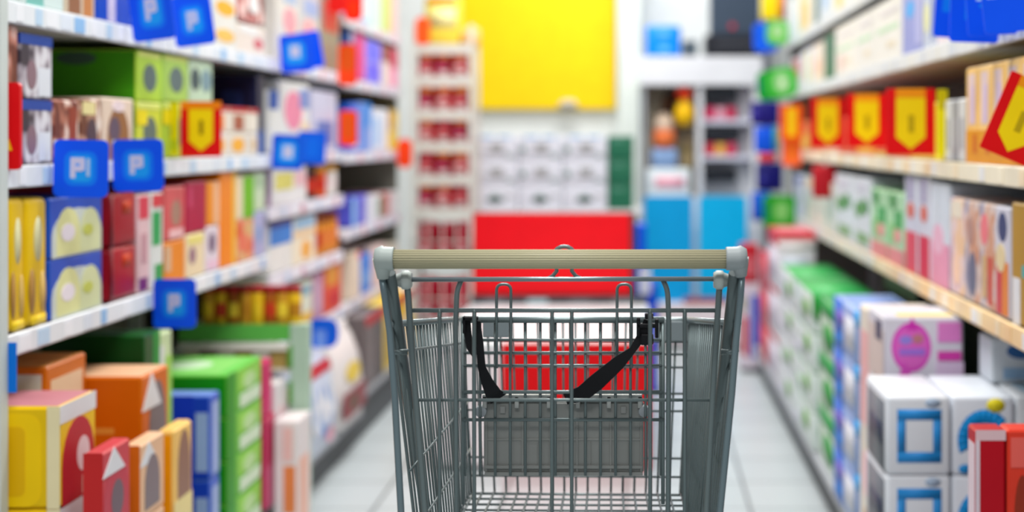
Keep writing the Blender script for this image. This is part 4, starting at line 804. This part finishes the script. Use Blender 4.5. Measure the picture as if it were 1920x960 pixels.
bt = thing('handbag', 'dark brown bag hanging from the top of the left cabinet bay', 'bag', (X0-.155, KY+.26, 1.258)); bm = bmesh.new(); brown(bm); obj('body', bm, mat(('mix', (40, 26, 22), (90, 56, 36), (150, 96, 60), 12), .6), bt, True)
bm = bmesh.new(); tube(bm, [(-.03, 0, .2), (-.02, 0, .262), (.02, 0, .262), (.03, 0, .2)], .006, 8); obj('strap', bm, mat((60, 36, 26), .6), bt)
bt = thing('hanging_toy', 'yellow round toy with red top hanging in the left cabinet bay', 'toy', (X0-.078, KY+.06, 1.285)); bm = bmesh.new(); lathe(bm, [(.02, 0), (.055, .03), (.062, .08), (.045, .13), (.02, .16)], seg=20); obj('body', bm, mat((250, 196, 10), .4), bt, True)
bm = bmesh.new(); lathe(bm, [(.022, .161), (.05, .18), (.045, .22), (.01, .238)], seg=18); obj('red_top', bm, mat((236, 60, 30), .4), bt, True)
item('plush', 'olive and tan stuffed bundle at the right of the left cabinet bay', 'bundle', lambda bm: lathe(bm, [(.04, 0), (.05, .05), (.03, .12), (.045, .2), (.035, .3), (.02, .36)], seg=16), mat(('mix', (110, 96, 50), (180, 160, 110), (214, 190, 150), 10), .8), (X0-.056, KY+.24, .861))
for i, (z, wd) in enumerate(((1.42, .20), (1.19, .21), (.95, .19))):
    tr = thing('shelf_tray', ('upper', 'middle', 'lower')[i]+' black slanted tray in the right bay of the white cabinet', 'tray', (X0+.045, KY+.02, z)); tr.rotation_euler = (0, math.radians((-5, -3, 0)[i]), 0)
    bm = bmesh.new(); box(bm, 0, 0, 0, wd, .14, .085, 0, .006, 2); obj('tray', bm, mat((34, 38, 46), .4), tr); bm = bmesh.new(); box(bm, -.008, .04, .01, 0.001, .13, .07); obj('bracket', bm, mat((60, 64, 70), .4), tr)
for i, (z, cs) in enumerate(((1.325, ((226, 60, 110), (240, 170, 190), (214, 40, 90))), (1.11, ((230, 70, 90), (250, 190, 90), (226, 60, 100))))):
    sh = thing('cabinet_shelf', ('upper', 'lower')[i]+' pale shelf under pink packets in the right cabinet bay', 'shelf', (X0+.031, KY+.02, z-.03)); bm = bmesh.new(); box(bm, 0.001, 0, 0, .288, .148, .028, 0, .003); obj('board', bm, mat((220, 222, 240), .4), sh)
    for k in range(3): item('packet', f'{pos[k]} ' + ('pink', 'peach')[i] + ' packet on the '+('upper', 'lower')[i]+' shelf of the right cabinet bay', 'packet', lambda bm: box(bm, 0, 0, 0, .058, .1, .075, 0, .01, 2), mat(cs[k], .4), (X0+.045+k*.064, KY+.03, z-.0015))
ct = thing('storage_box', 'bright blue rounded box with pale marks on top of the white cabinet', 'box', (at(1244, 0, KY).x, KY+.05, 1.701)); bm = bmesh.new(); box(bm, -.105, 0, 0, .105, .2, .19, 0, .025, 3); obj('body', bm, mat((0, 140, 250), .35), ct, True)
for z in (.05, .14):
    bm = bmesh.new(); box(bm, -.02, -.003, z-.012, .03, .001, z+.012); obj('clasp', bm, mat((120, 196, 255), .4), ct)
item('block', 'small dark grey block beside the bright blue box on the cabinet', 'box', lambda bm: box(bm, -.045, 0, 0, .045, .15, .10, 0, .01, 2), mat((70, 84, 96), .4), (at(1294, 0, KY).x, KY+.06, 1.701))
pt = thing('printer', 'black machine with red spot on top of the white cabinet', 'machine', (at(1374, 0, KY).x, KY, 1.701)); bm = bmesh.new(); box(bm, -.165, 0, 0, .18, .3, .13, 0, .012, 2); obj('base', bm, mat((32, 34, 42), .4), pt)
bm = bmesh.new(); box(bm, -.13, .05, .131, .165, .25, .50, 0, .008, 2); obj('upper_body', bm, mat((60, 74, 92), .4), pt)
bm = bmesh.new(); lathe(bm, [(.018, 0), (.018, .004)], seg=16); bm.transform(Matrix.Translation((0, .049, .185)) @ Matrix.Rotation(math.pi/2, 4, 'X')); obj('red_spot', bm, mat((190, 40, 60), .4), pt)
bm = bmesh.new(); box(bm, -.10, -.002, .07, .12, .001, .085); obj('front_slot', bm, mat((80, 84, 94), .4), pt)
# ---------------------------------------------------------------- right side, products
Rp = XR+0.008
U = 'on the right top shelf'
c0 = [((236, 232, 224), [('f', 'rect', .1, .1, .9, .3, (200, 214, 190))], 'white carton with sage band'), ((230, 226, 206), [('f', 'rect', .2, .0, .6, .6, (226, 196, 120))], 'cream carton with tan block'),
      ((206, 216, 226), [('f', 'rect', .2, .2, .8, .7, (170, 196, 224))], 'pale blue carton'), ((60, 100, 96), [('f', 'rect', .5, 0, 1, 1, (226, 226, 220))], 'dark teal and white carton'),
      ((226, 210, 170), [('f', 'rect', .1, .1, .5, .6, (226, 180, 80))], 'tan and ochre carton'), ((196, 214, 226), [('f', 'rect', .3, .1, .9, .9, (226, 232, 236))], 'icy blue carton')]
for i, (a, b) in enumerate(((1612, 1586), (1585, 1560), (1559, 1536), (1535, 1518), (1517, 1498), (1497, 1480))):
    c, d, n = c0[i]; pack(f'{n} {U} at the far end' if i > 2 else f'{n} {U}', 'carton', Rp, a, b, 0, R0+.005, c, d, h=.22)
V = 'on the right second shelf'
bigd = [('f', 'rect', .1, .48, .9, .56, (190, 222, 190)), ('f', 'rect', .2, .2, .5, .3, (226, 214, 190)), ('f', 'rect', .1, .75, .8, .82, (216, 210, 214))]
for i, (a, b, h, c, d, n) in enumerate(((1830, 1786, .20, (226, 226, 236), [('f', 'rect', .2, .1, .5, .9, (150, 170, 226))], 'white and blue carton behind the blue flags'), (1785, 1757, .20, (230, 214, 222), [('f', 'rect', .5, .1, .8, .9, (200, 150, 170))], 'pinkish white carton beside the blue flags'),
      (1756, 1730, .20, (190, 200, 220), [('f', 'rect', .1, .1, .4, .9, (120, 140, 200)), ('f', 'oval', .5, .2, .9, .6, (226, 226, 170))], 'grey-blue carton with yellow oval'), (1729, 1692, .20, (140, 150, 214), [('f', 'oval', .4, .5, .8, .75, (60, 170, 240)), ('f', 'rect', .0, .1, .3, .9, (176, 180, 226))], 'violet blue carton'),
      (1690, 1640, .19, (232, 230, 224), bigd, 'nearest large cream-white carton'), (1639, 1604, .19, (228, 226, 220), bigd, 'second large cream-white carton'), (1603, 1566, .19, (234, 230, 220), bigd+[('f', 'rect', .55, .1, .8, .4, (230, 200, 190))], 'third large cream-white carton'),
      (1563, 1545, .18, (44, 100, 76), [('f', 'rect', .1, .0, .3, 1, (60, 130, 100))], 'narrow dark green carton'), (1544, 1524, .17, (236, 222, 204), [('f', 'rect', .2, .2, .8, .6, (240, 196, 170))], 'peach and white carton'), (1523, 1505, .17, (222, 226, 236), [('f', 'rect', .3, .1, .6, .9, (226, 214, 130))], 'white carton with mustard band'), (1504, 1484, .16, (210, 206, 214), [('f', 'rect', .2, .3, .8, .9, (190, 100, 90))], 'grey carton with dull red block'))):
    pack(f'{n} {V}', 'carton', Rp, a, b, 0, R1+.005, c, d, h=h, depth=.3)
T = 'on the right third shelf'
tan = [('f', 'rect', .25, .4, .8, .93, (226, 200, 200)), ('f', 'rect', .3, .42, .55, .8, (214, 190, 220)), ('f', 'rect', .0, .0, 1, .34, (226, 150, 20)), ('f', 'rect', .1, .1, .4, .3, (206, 100, 20)), ('s', 'rect', .0, .0, 1, .3, (220, 160, 40))]
row(f'tall tan and orange carton with white panel {T}', 'carton', Rp, 1945, 1812, 100, R2+.005, 5, [(246, 196, 110), (250, 206, 130)], tan, depth=.3)
for i, (a, b, c) in enumerate(((1809, 1797, (214, 216, 216)), (1796, 1784, (150, 154, 160)), (1783, 1771, (222, 224, 226)))):
    pack(f'{ORD[i]} slim grey-white carton {T} beside the tan cartons', 'carton', Rp, a, b, 0, R2+.005, c, [('f', 'rect', .2, .2, .7, .7, (170, 170, 176))], h=.150, depth=.25)
pack(f'bright yellow carton {T} behind the biggest arrow sign', 'carton', Rp, 1769, 1752, 0, R2+.005, (240, 222, 10), [('f', 'rect', .1, .0, .9, .15, (250, 236, 40))], h=.150, depth=.25)
for i, (a, b, c) in enumerate(((1750, 1706, (236, 190, 40)), (1704, 1668, (226, 120, 30)), (1666, 1640, (230, 190, 60)), (1638, 1606, (236, 130, 40)), (1604, 1572, (226, 90, 40)), (1570, 1546, (236, 200, 190)), (1544, 1520, (226, 150, 90)), (1518, 1500, (220, 110, 30)), (1498, 1482, (230, 170, 60)))):
    pack(f'{ORD[i]} low orange-yellow carton {T} behind the arrow signs', 'carton', Rp, a, b, 0, R2+.005, c, [('f', 'rect', .1, .1, .9, .6, (240, 200, 60) if i % 2 else (220, 80, 30))], h=.135, depth=.25, group='cartons behind the arrow signs')
Q = 'on the right bottom shelf'
pack(f'gold carton {Q} at the photo edge', 'carton', Rp, 1925, 1897, 0, R3+.005, (176, 134, 10), [('f', 'rect', .0, .4, .3, .5, (60, 170, 170)), ('f', 'rect', .4, .0, .9, .38, (226, 226, 230))], h=.245, depth=.14)
pack(f'dark crimson carton set back {Q}', 'carton', Rp+.16, 0, 0, 0, R3+.005, (110, 10, 50), [], h=.265, ya=3.25, yb=3.75, depth=.15)
BABY = ('mix', (206, 150, 120), (226, 206, 196), (150, 150, 176), 13)
for i, (a, b, c, d, n) in enumerate(((1894, 1866, (206, 206, 220), [('f', 'oval', .2, .68, .8, .95, (30, 60, 110)), ('f', 'rect', .1, .02, .5, .5, (226, 130, 40)), ('f', 'rect', .5, .02, .9, .45, (200, 60, 70)), ('f', 'oval', .3, .4, .9, .66, (226, 206, 160))], 'picture box with dark blue disc'),
        (1865, 1836, BABY, [('f', 'rect', .1, .05, .45, .5, (200, 80, 60)), ('f', 'oval', .4, .6, .9, .9, (236, 120, 130)), ('f', 'rect', .5, .1, .8, .5, (206, 170, 120))], 'orange and pink picture box'), (1834, 1808, BABY, [('f', 'oval', .1, .05, .7, .5, (96, 104, 130)), ('f', 'oval', .3, .55, .8, .85, (180, 140, 130))], 'picture box with slate oval'),
        (1806, 1782, ('mix', (240, 200, 160), (236, 214, 216), (206, 170, 190), 12), [('f', 'oval', .2, .1, .8, .45, (246, 206, 180)), ('f', 'rect', .1, .8, .9, .97, (240, 230, 210))], 'cream and pink picture box'))):
    pack(f'{n} {Q}', 'box', Rp, a, b, 0, R3+.005, c, d, h=.232, depth=.14)
pack(f'white carton with pink foot {Q}', 'carton', Rp, 1780, 1746, 0, R3+.005, (206, 216, 228), [('f', 'rect', .0, .0, 1, .42, (226, 150, 180)), ('f', 'oval', .3, .3, .9, .6, (230, 180, 204))], h=.262, depth=.3)
for i, (a, b) in enumerate(((1744, 1722), (1720, 1697))):
    pack(f'{ORD[i]} white and crimson carton with red disc {Q}', 'carton', Rp, a, b, 0, R3+.005, (206, 210, 224), [('f', 'rect', .05, .0, .95, .42, (206, 30, 70) if i == 0 else (220, 70, 90)), ('f', 'oval', .25, .55, .8, .72, (214, 90, 60)), ('f', 'rect', .4, .74, .7, .98, (150, 140, 180))], h=.272, depth=.3)
grd = [('f', 'rect', .1, .5, .6, .75, (60, 170, 90)), ('f', 'oval', .5, .75, .9, .98, (10, 130, 40)), ('f', 'oval', .2, .3, .6, .5, (236, 150, 150)), ('f', 'rect', .0, .0, 1, .22, (226, 140, 140)), ('f', 'rect', .6, .3, .95, .55, (140, 200, 130))]
for i, (a, b) in enumerate(((1695, 1666), (1664, 1634))):
    pack(f'{ORD[i]} mint green carton with pink foot {Q}', 'carton', Rp, a, b, 0, R3+.005, (170, 216, 170), grd, h=.215, depth=.3)
wg = [('f', 'oval', .1, .48, .5, .72, (70, 140, 70)), ('f', 'oval', .45, .42, .9, .66, (90, 150, 80)), ('f', 'rect', .1, .06, .8, .22, (130, 170, 120)), ('f', 'rect', .2, .8, .8, .92, (206, 206, 220))]
for i, (a, b) in enumerate(((1632, 1600), (1598, 1566))):
    pack(f'{ORD[i]} white carton with green leaves {Q}', 'carton', Rp, a, b, 0, R3+.005, (216, 222, 230), wg, h=.24, depth=.3)
for i, (a, b, c, n) in enumerate(((1563, 1546, (214, 222, 212), 'pale sage carton'), (1544, 1528, (226, 226, 214), 'ivory carton'), (1526, 1508, (200, 216, 206), 'grey green carton'), (1506, 1488, (196, 206, 226), 'pale blue-grey carton'))):
    pack(f'{n} {Q} toward the far end', 'carton', Rp, a, b, 0, R3+.005, c, [('f', 'oval', .3, .2, .7, .7, (150, 180, 170)), ('f', 'rect', .2, .8, .8, .95, (60, 90, 160) if i == 3 else (226, 206, 160))], h=.20, depth=.3)
# red cloth-like pack hanging below the third shelf edge
t = thing('hanging_pack', 'red pack hanging under the right third shelf edge', 'pack', (XR-.014, 6.40, R2-.142)); bm = bmesh.new(); box(bm, -.05, -.01, -.035, .055, .03, .095, 0, .012, 2); obj('body', bm, mat((186, 20, 36), .5), t, True)
bm = bmesh.new(); box(bm, -.006, -.002, .094, .006, .004, .142); obj('hook', bm, mat((200, 200, 200), .3), t)
# ---- stacks on the right bottom deck
Bq, DR = .58, .152
E = 'on the right bottom deck'
wp = [('s', 'frame', .16, .16, .86, .84, (40, 140, 214)), ('s', 'oval', .6, .86, .85, .98, (170, 190, 214)), ('f', 'rect', .1, .0, .9, .9, (110, 114, 122)), ('f', 'rect', .2, .3, .8, .6, (60, 66, 86))]
n4 = ['lowest', 'middle', 'topmost']
def cube_stack(desc, x0, x1, ya, yb, z0, h, n, col, dec, words=n4, group=None, name='carton', bev=.008, **k):
    for i in range(n):
        pack(f'{words[i]} {desc}', 'pack', x0, 0, 0, 0, z0+(h+.001)*i, col, dec[i % len(dec)] if dec and isinstance(dec[0], list) else dec, h=h, ya=ya, yb=yb, depth=x1-x0, group=group, name=name, bev=bev, seg=2, **k)
cube_stack('white pack with blue square outline '+E, .528, .664, 3.42, 3.74, DR, .168, 3, (222, 228, 236), wp, name='soft_pack', tcol=(230, 234, 240))
arc = [('s', 'arc', .1, .1, 1.25, .98, (0, 140, 214)), ('s', 'oval', .52, .80, .82, 1.0, (236, 220, 40)), ('s', 'oval', .1, -.02, .35, .14, (30, 140, 210)), ('t', 'oval', .1, .3, .4, .8, (190, 206, 226))]
cube_stack('white pack with blue arc and yellow dot '+E, .668, .800, 3.42, 3.74, DR, .168, 3, (220, 226, 236), [d for d in arc if d[3] <= 1.1 and d[4] <= 1.0] and [('s', 'arc', .08, .05, .98, .84, (0, 140, 214)), ('s', 'oval', .55, .80, .85, .98, (236, 220, 40)), ('s', 'oval', .1, .02, .3, .14, (30, 140, 210))], name='soft_pack', tcol=(226, 232, 240))
cube_stack('plain white pack at the photo edge '+E, .804, .95, 3.42, 3.74, DR, .168, 3, (222, 228, 234), [('s', 'rect', .2, .5, .9, .8, (190, 214, 236)), ('t', 'rect', .2, .2, .8, .6, (190, 220, 240))], name='soft_pack')
pack('white box with dark blue oval standing on the white packs at the photo edge', 'box', .79, 0, 0, 0, DR+.507, (214, 222, 230), [('s', 'oval', .25, .55, .75, .9, (50, 100, 160)), ('s', 'rect', .2, .1, .8, .35, (160, 196, 230)), ('s', 'oval', .8, .4, 1.0, .6, (160, 120, 40))], h=.10, ya=3.60, yb=3.73, depth=.14)
pk = [('s', 'ring', .1, .16, .6, .92, (216, 70, 190)), ('s', 'oval', .14, .22, .56, .86, (222, 100, 196)), ('s', 'tri', .28, .80, .44, 1.0, (206, 50, 176)), ('s', 'tri', .18, .08, .36, .34, (214, 80, 190)), ('s', 'oval', .2, .58, .36, .72, (150, 130, 220)), ('s', 'oval', .36, .60, .5, .74, (190, 120, 130)), ('s', 'rect', .2, .42, .52, .52, (160, 110, 214)),
      ('s', 'rect', .68, .62, .97, .92, (226, 130, 204)), ('s', 'rect', .68, .34, .97, .48, (214, 60, 170)), ('s', 'rect', .66, .0, 1, .32, (220, 196, 226)), ('t', 'rect', .2, .05, .9, .3, (240, 214, 100)), ('f', 'rect', .0, .0, 1, .8, (214, 196, 190)), ('f', 'rect', .1, .6, .5, .9, (60, 70, 100))]
low = [('f', 'rect', .1, .1, .6, .8, (190, 150, 160)), ('f', 'rect', .7, .2, .9, .7, (150, 90, 100)), ('f', 'oval', .3, .6, .6, .9, (250, 170, 180))]
cube_stack('white and pink carton under the pink emblem box', .578, .764, 3.80, 4.05, DR, .158, 3, (226, 224, 228), low)
pack('white box with round pink emblem on the right stack', 'box', .578, 0, 0, 0, DR+.4775, (216, 214, 226), pk, h=.157, ya=3.80, yb=4.05, depth=.19, bev=.005)
pack('yellow-topped ivory box behind the pink emblem box', 'box', .59, 0, 0, 0, DR, (232, 222, 206), [('t', 'oval', .3, .1, .7, .5, (240, 214, 70)), ('f', 'rect', .1, .5, .9, .9, (240, 180, 180)), ('f', 'oval', .2, .2, .7, .4, (250, 190, 200)), ('f', 'rect', .2, .02, .6, .15, (190, 150, 110))], h=.615, ya=4.07, yb=4.30, depth=.19, bev=.005)
blu = [('f', 'rect', .55, .0, 1, 1, (60, 110, 206)), ('f', 'rect', .6, .1, .9, .3, (20, 130, 220)), ('f', 'rect', .0, .2, .45, .8, (214, 216, 226)), ('f', 'oval', .5, .5, .9, .8, (110, 90, 190)), ('s', 'rect', .0, .7, .4, 1, (70, 180, 250)), ('t', 'rect', .1, .1, .9, .9, (130, 160, 226))]
cube_stack('blue and white carton '+E, .582, .76, 4.34, 4.80, DR, .147, 4, (150, 176, 226), blu, words=['lowest', 'second lowest', 'second highest', 'topmost'])
gr = [[('f', 'oval', .18, .3, .5, .8, (84, 150, 20)), ('f', 'rect', .7, .1, .95, .4, (206, 206, 220)), ('s', 'oval', .1, .15, .34, .85, (0, 140, 30)), ('s', 'rect', .45, .1, .8, .3, (170, 206, 150))],
      [('f', 'oval', .14, .3, .42, .8, (84, 150, 20)), ('s', 'rect', .1, .1, .5, .35, (150, 200, 140)), ('f', 'rect', .55, .2, .8, .5, (190, 220, 190))],
      [('f', 'oval', .12, .35, .42, .85, (84, 150, 20)), ('s', 'arch', .1, .1, .55, .8, (10, 150, 50)), ('f', 'rect', .6, .1, .95, .4, (206, 206, 220))],
      [('f', 'oval', .16, .25, .5, .75, (84, 150, 20)), ('s', 'rect', .0, .5, 1, 1, (20, 150, 50)), ('s', 'oval', .0, .25, .3, .8, (0, 130, 30)), ('t', 'rect', .02, .02, .98, .98, (60, 176, 90))]]
gr_old = [('f', 'oval', .25, .55, .45, .9, (90, 150, 20)), ('f', 'rect', .05, .1, .2, .6, (190, 214, 190)), ('s', 'oval', .05, .3, .3, .85, (0, 140, 30)), ('s', 'rect', .1, .05, .5, .22, (130, 190, 110)), ('f', 'rect', .6, .1, .95, .4, (206, 206, 220)), ('s', 'tri', .3, .3, .6, .8, (10, 150, 50))]
cube_stack('white carton with green dots '+E, .582, .80, 5.40, 6.05, DR, .132, 4, (214, 226, 222), gr, words=['lowest', 'second lowest', 'second highest', 'topmost'], tcol=(40, 170, 70))
cube_stack('white carton with green dots, farther stack '+E, .584, .80, 6.09, 6.72, DR, .132, 4, (218, 224, 226), gr, words=['lowest', 'second lowest', 'second highest', 'topmost'])
cube_stack('green-topped white carton between blue and dotted stacks', .60, .80, 4.86, 5.34, DR, .178, 3, (206, 226, 206), [('s', 'rect', .0, .6, 1, 1, (20, 150, 60)), ('f', 'rect', .0, .7, 1, 1, (30, 160, 70)), ('t', 'rect', .02, .02, .98, .98, (30, 160, 80)), ('f', 'oval', .2, .1, .8, .6, (0, 140, 40))])
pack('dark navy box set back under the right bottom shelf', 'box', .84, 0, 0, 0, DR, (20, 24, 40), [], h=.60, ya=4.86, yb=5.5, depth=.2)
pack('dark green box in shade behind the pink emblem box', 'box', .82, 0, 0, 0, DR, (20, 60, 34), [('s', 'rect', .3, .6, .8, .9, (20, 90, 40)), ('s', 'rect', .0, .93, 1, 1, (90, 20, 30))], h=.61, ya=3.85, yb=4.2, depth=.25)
rb = [('s', 'rect', .0, .86, 1, 1, (236, 226, 230)), ('f', 'rect', .1, .2, .9, .8, (214, 206, 220)), ('s', 'rect', .1, .2, .8, .7, (206, 216, 230)), ('f', 'rect', .0, .9, 1, 1, (206, 40, 60))]
cube_stack('white carton with red band below the top, past the dotted stacks', .584, .745, 6.78, 7.30, DR, .205, 3, (222, 220, 226), rb)
pack('red-topped flat box on the red banded cartons', 'box', .584, 0, 0, 0, DR+.619, (206, 20, 46), [('s', 'rect', .0, .0, 1, .25, (240, 226, 226)), ('t', 'rect', .1, .1, .9, .9, (220, 130, 140))], h=.04, ya=6.78, yb=7.30, depth=.161)
redc = [('s', 'rect', .55, .1, .8, .6, (230, 150, 150)), ('f', 'rect', .2, .1, .8, .9, (230, 80, 90)), ('s', 'rect', .1, .7, .4, .9, (236, 120, 110))]
cube_stack('red carton at the far end '+E, .588, .70, 7.36, 7.86, DR, .170, 3, (206, 36, 50), redc)
pt = thing('pillar_box', 'red and blue printed pillar on the floor at the far right end', 'display', (.575, 8.28, 0))
bm = bmesh.new(); box(bm, -.055, 0, .02, .045, .2, .46, 0, .006, 2); ms = [mat((226, 214, 226), .4), mat((30, 80, 206), .4), mat((206, 30, 50), .4), mat((120, 140, 60), .4)]
poly(bm, [(-.0, -1e-4, .08), (.04, -1e-4, .08), (.04, -1e-4, .40), (-.0, -1e-4, .40)], (0, -1, 0), .0006, 1); poly(bm, [(-.05, -1e-4, .1), (-.015, -1e-4, .08), (-.015, -1e-4, .28), (-.05, -1e-4, .30)], (0, -1, 0), .0006, 2); poly(bm, [(-.05, -1e-4, .32), (-.03, -1e-4, .32), (-.03, -1e-4, .39), (-.05, -1e-4, .39)], (0, -1, 0), .0006, 3)
obj('body', bm, ms, pt); bm = bmesh.new(); box(bm, -.05, .005, 0, .04, .19, .02); obj('foot', bm, mat((60, 60, 66)), pt)
bm = bmesh.new(); box(bm, -.05, .01, .461, .04, .18, .66, 0, .008, 2); box(bm, -.03, .0, .50, .02, .012, .6, 1); obj('red_top', bm, [mat((200, 30, 46), .4), mat((226, 110, 120), .4)], pt)
# near red cartons at the lower right corner
for i, (x, wd, c) in enumerate(((.600, .054, (186, 0, 26)), (.657, .060, (226, 60, 40)), (.720, .06, (200, 10, 40)))):
    for j in range(2):
        pack(f'{("lower", "upper")[j]} {("deep red carton with white border", "orange-red carton with brown mark", "crimson carton at the photo edge")[i]} at the lower right', 'carton', x, 0, 0, 0, DR+j*.269, c, [('s', 'rect', .0, .93, 1, 1, (226, 190, 196)), ('s', 'rect', .0, .0, .14, .93, (222, 206, 216)), ('f', 'rect', .1, .1, .9, .9, (230, 210, 220))] if i == 0 else [('s', 'oval', .2, .1, .7, .7, (150, 50, 30)), ('s', 'rect', .1, .75, .9, .95, (236, 100, 90)), ('s', 'rect', .35, .02, .75, .3, (230, 150, 70))] if i == 1 else [('s', 'rect', .0, .2, .3, .9, (226, 206, 206))], h=.268, ya=2.86, yb=2.93, depth=wd)
# ---- flags on the right
ARR2 = [('arrow', .2, .08, .8, .9, YL), ('rect', .2, .86, .8, 1, (246, 150, 10)), ('rect', .45, .34, .57, .6, (190, 160, 0))]
for lab, P0, P1, Y in (('largest red sign with yellow down arrow on the right third shelf', (1666, 166), (1758, 290), 4.06), ('second nearest red sign with yellow down arrow on the right third shelf', (1588, 176), (1662, 276), 4.86), ('third nearest red sign with yellow down arrow on the right third shelf', (1520, 184), (1584, 277), 5.78)):
    plate('arrow_sign', lab, 'price sign', P0, P1, Y, RD, ARR2, None, 0, rad=.03, clip=(1, -.42))
plate('arrow_sign', 'small orange sign with yellow centre farthest along the right third shelf', 'price sign', (1462, 196), (1506, 262), 7.2, (244, 90, 10), [('rect', .3, .1, .7, .9, (246, 206, 10))], None, 0, rad=.05, clip=(1, -.42))
plate('promo_strip', 'yellow strip right of the largest arrow sign on the right third shelf', 'price sign', (1757, 168), (1776, 291), 4.0, (246, 228, 0), [('rect', .1, .7, .9, .98, (210, 190, 0))], None, 0, rad=.03)
plate('arrow_sign', 'large tilted red sign with yellow arrow at the right photo edge', 'price sign', (1862, 146), (1966, 302), 3.0, (226, 0, 6), ARR2, None, 23, rad=.03, clip=(1, -.4))
plate('price_tag', 'salmon orange tag below the small orange sign on the right third shelf', 'price tag', (1466, 254), (1503, 312), 7.25, (255, 110, 60), [('rect', .3, .2, .7, .9, (255, 130, 20))], None, 0, rad=.2, clip=(1, .4))
bw = [('rect', .15, .45, .3, .95, (0, 130, 255)), ('rect', .5, .6, .66, .95, (0, 140, 255))]
for i, (x0, x1, y1, Y, dec) in enumerate(((1762, 1855, 72, 3.46, bw), (1790, 1882, 80, 3.32, [('rect', .3, .4, .5, .9, (0, 130, 255))]), (1822, 1916, 66, 3.17, [('rect', .2, .62, .4, .8, (170, 210, 255)), ('rect', .5, .62, .72, .8, (190, 220, 255)), ('rect', .25, .5, .7, .56, (0, 130, 255))]), (1858, 1960, 60, 3.0, [('rect', .1, .62, .34, .82, (190, 220, 255))]))):
    plate('shelf_flag', f'{ORD[3-i]} of the fanned blue flags at the top right of the photo', 'shelf flag', (x0-9, y1-105), (x1-9, y1), Y, (0, 86, 255), dec, None, (4, 2, -3, -6)[i], rad=.08, clip=(1, .2))
GN = (20, 166, 50)
plate('shelf_flag', 'green flag with pale disc on the right second shelf at the far end', 'shelf flag', (1436, 126), (1496, 184), 7.5, (60, 186, 60), [('oval', .25, .2, .75, .85, (150, 214, 140)), ('tri', .35, .3, .65, .8, (190, 230, 180))], 'green shelf flags', -6, rad=.35, clip=(1, -.2))
plate('shelf_flag', 'darker green flag left of the pale disc flag on the right second shelf', 'shelf flag', (1419, 134), (1468, 188), 7.56, (0, 160, 50), [('rect', .0, .3, .15, .8, (0, 130, 110))], 'green shelf flags', -4, rad=.25)
plate('shelf_flag', 'small green flag with pale disc on the right top shelf at the far end', 'shelf flag', (1436, 38), (1479, 84), 7.95, (90, 190, 70), [('oval', .2, .25, .8, .85, (160, 206, 140))], 'green shelf flags', 0, rad=.3, clip=(1, .2))
plate('shelf_flag', 'blue flag behind the small green flag on the right top shelf', 'shelf flag', (1412, 42), (1460, 98), 8.02, (0, 90, 236), [('rect', .5, .5, 1, 1, (0, 140, 130))], None, 0, rad=.25)
plate('shelf_flag', 'green flag with pale disc low on the right bottom shelf at the far end', 'shelf flag', (1430, 366), (1492, 426), 7.6, (44, 166, 40), [('oval', .35, .2, .8, .8, (130, 206, 110)), ('rect', .0, .2, .2, .8, (0, 140, 80))], 'green shelf flags', 0, rad=.2, clip=(1, .1))
# end stand with hanging navy and blue packs
es = thing('hanging_stand', 'slim dark stand with hooks at the far end of the right shelving', 'stand', (.665, 8.34, 0))
bm = bmesh.new(); box(bm, -.012, 0, .02, .012, .024, 2.0, 0, .002); obj('pole', bm, mat((90, 94, 110), .4), es)
bm = bmesh.new(); box(bm, -.09, -.08, 0, .09, .12, .02, 0, .004); obj('foot', bm, mat((60, 62, 70), .4), es)
for z in (1.43, 1.30, 1.14, .96, 1.96):
    bm = bmesh.new(); tube(bm, [(0, 0.0, z), (0, -.012, z), (0, -.0165, z+.002)], .003, 6); obj('hook', bm, mat((200, 204, 210), .3), es)
def blister(label, x0, y0, x1, y1, col, dec=(), dz=.02, Y=8.29):
    a, b = at(x0, y0, Y), at(x1, y1, Y); W, H = b.x-a.x, a.z-b.z; bm = bmesh.new(); box(bm, -W/2, -.0, 0, W/2, .03, H, 0, .009, 2); ms = [mat(col, .4)]
    for (u0, v0, u1, v1, c) in dec:
        m = mat(c, .4); ms.append(m); poly(bm, [(-W/2+u0*W, -1e-4, v0*H), (-W/2+u1*W, -1e-4, v0*H), (-W/2+u1*W, -1e-4, v1*H), (-W/2+u0*W, -1e-4, v1*H)], (0, -1, 0), .0006, len(ms)-1)
    t = thing('hanging_packet', label, 'packet', ((a.x+b.x)/2, Y, b.z)); obj('packet', bm, ms, t, True)
    return t
blister('navy packet topmost on the far right stand', 1408, 190, 1461, 235, (26, 22, 120), [(0, .1, .3, .6, (50, 40, 150))])
blister('bright blue packet with green edge second on the far right stand', 1415, 237, 1459, 286, (0, 90, 236), [(.8, .05, .98, .95, (60, 170, 60))])
blister('red packet between blue and navy packets on the far right stand', 1422, 288, 1456, 303, (236, 60, 70))
blister('long navy packet below the red one on the far right stand', 1418, 305, 1468, 358, (20, 20, 110), [(.1, .1, .5, .5, (30, 30, 130))])
blister('blue packet lowest on the far right stand', 1410, 360, 1446, 414, (0, 96, 214), [(.1, .0, .4, .4, (0, 70, 190))])
blister('yellow packet with orange edge at the top of the far right stand', 1428, -30, 1472, 36, (255, 226, 0), [(.7, .0, 1, 1, (255, 140, 60))], Y=8.285)
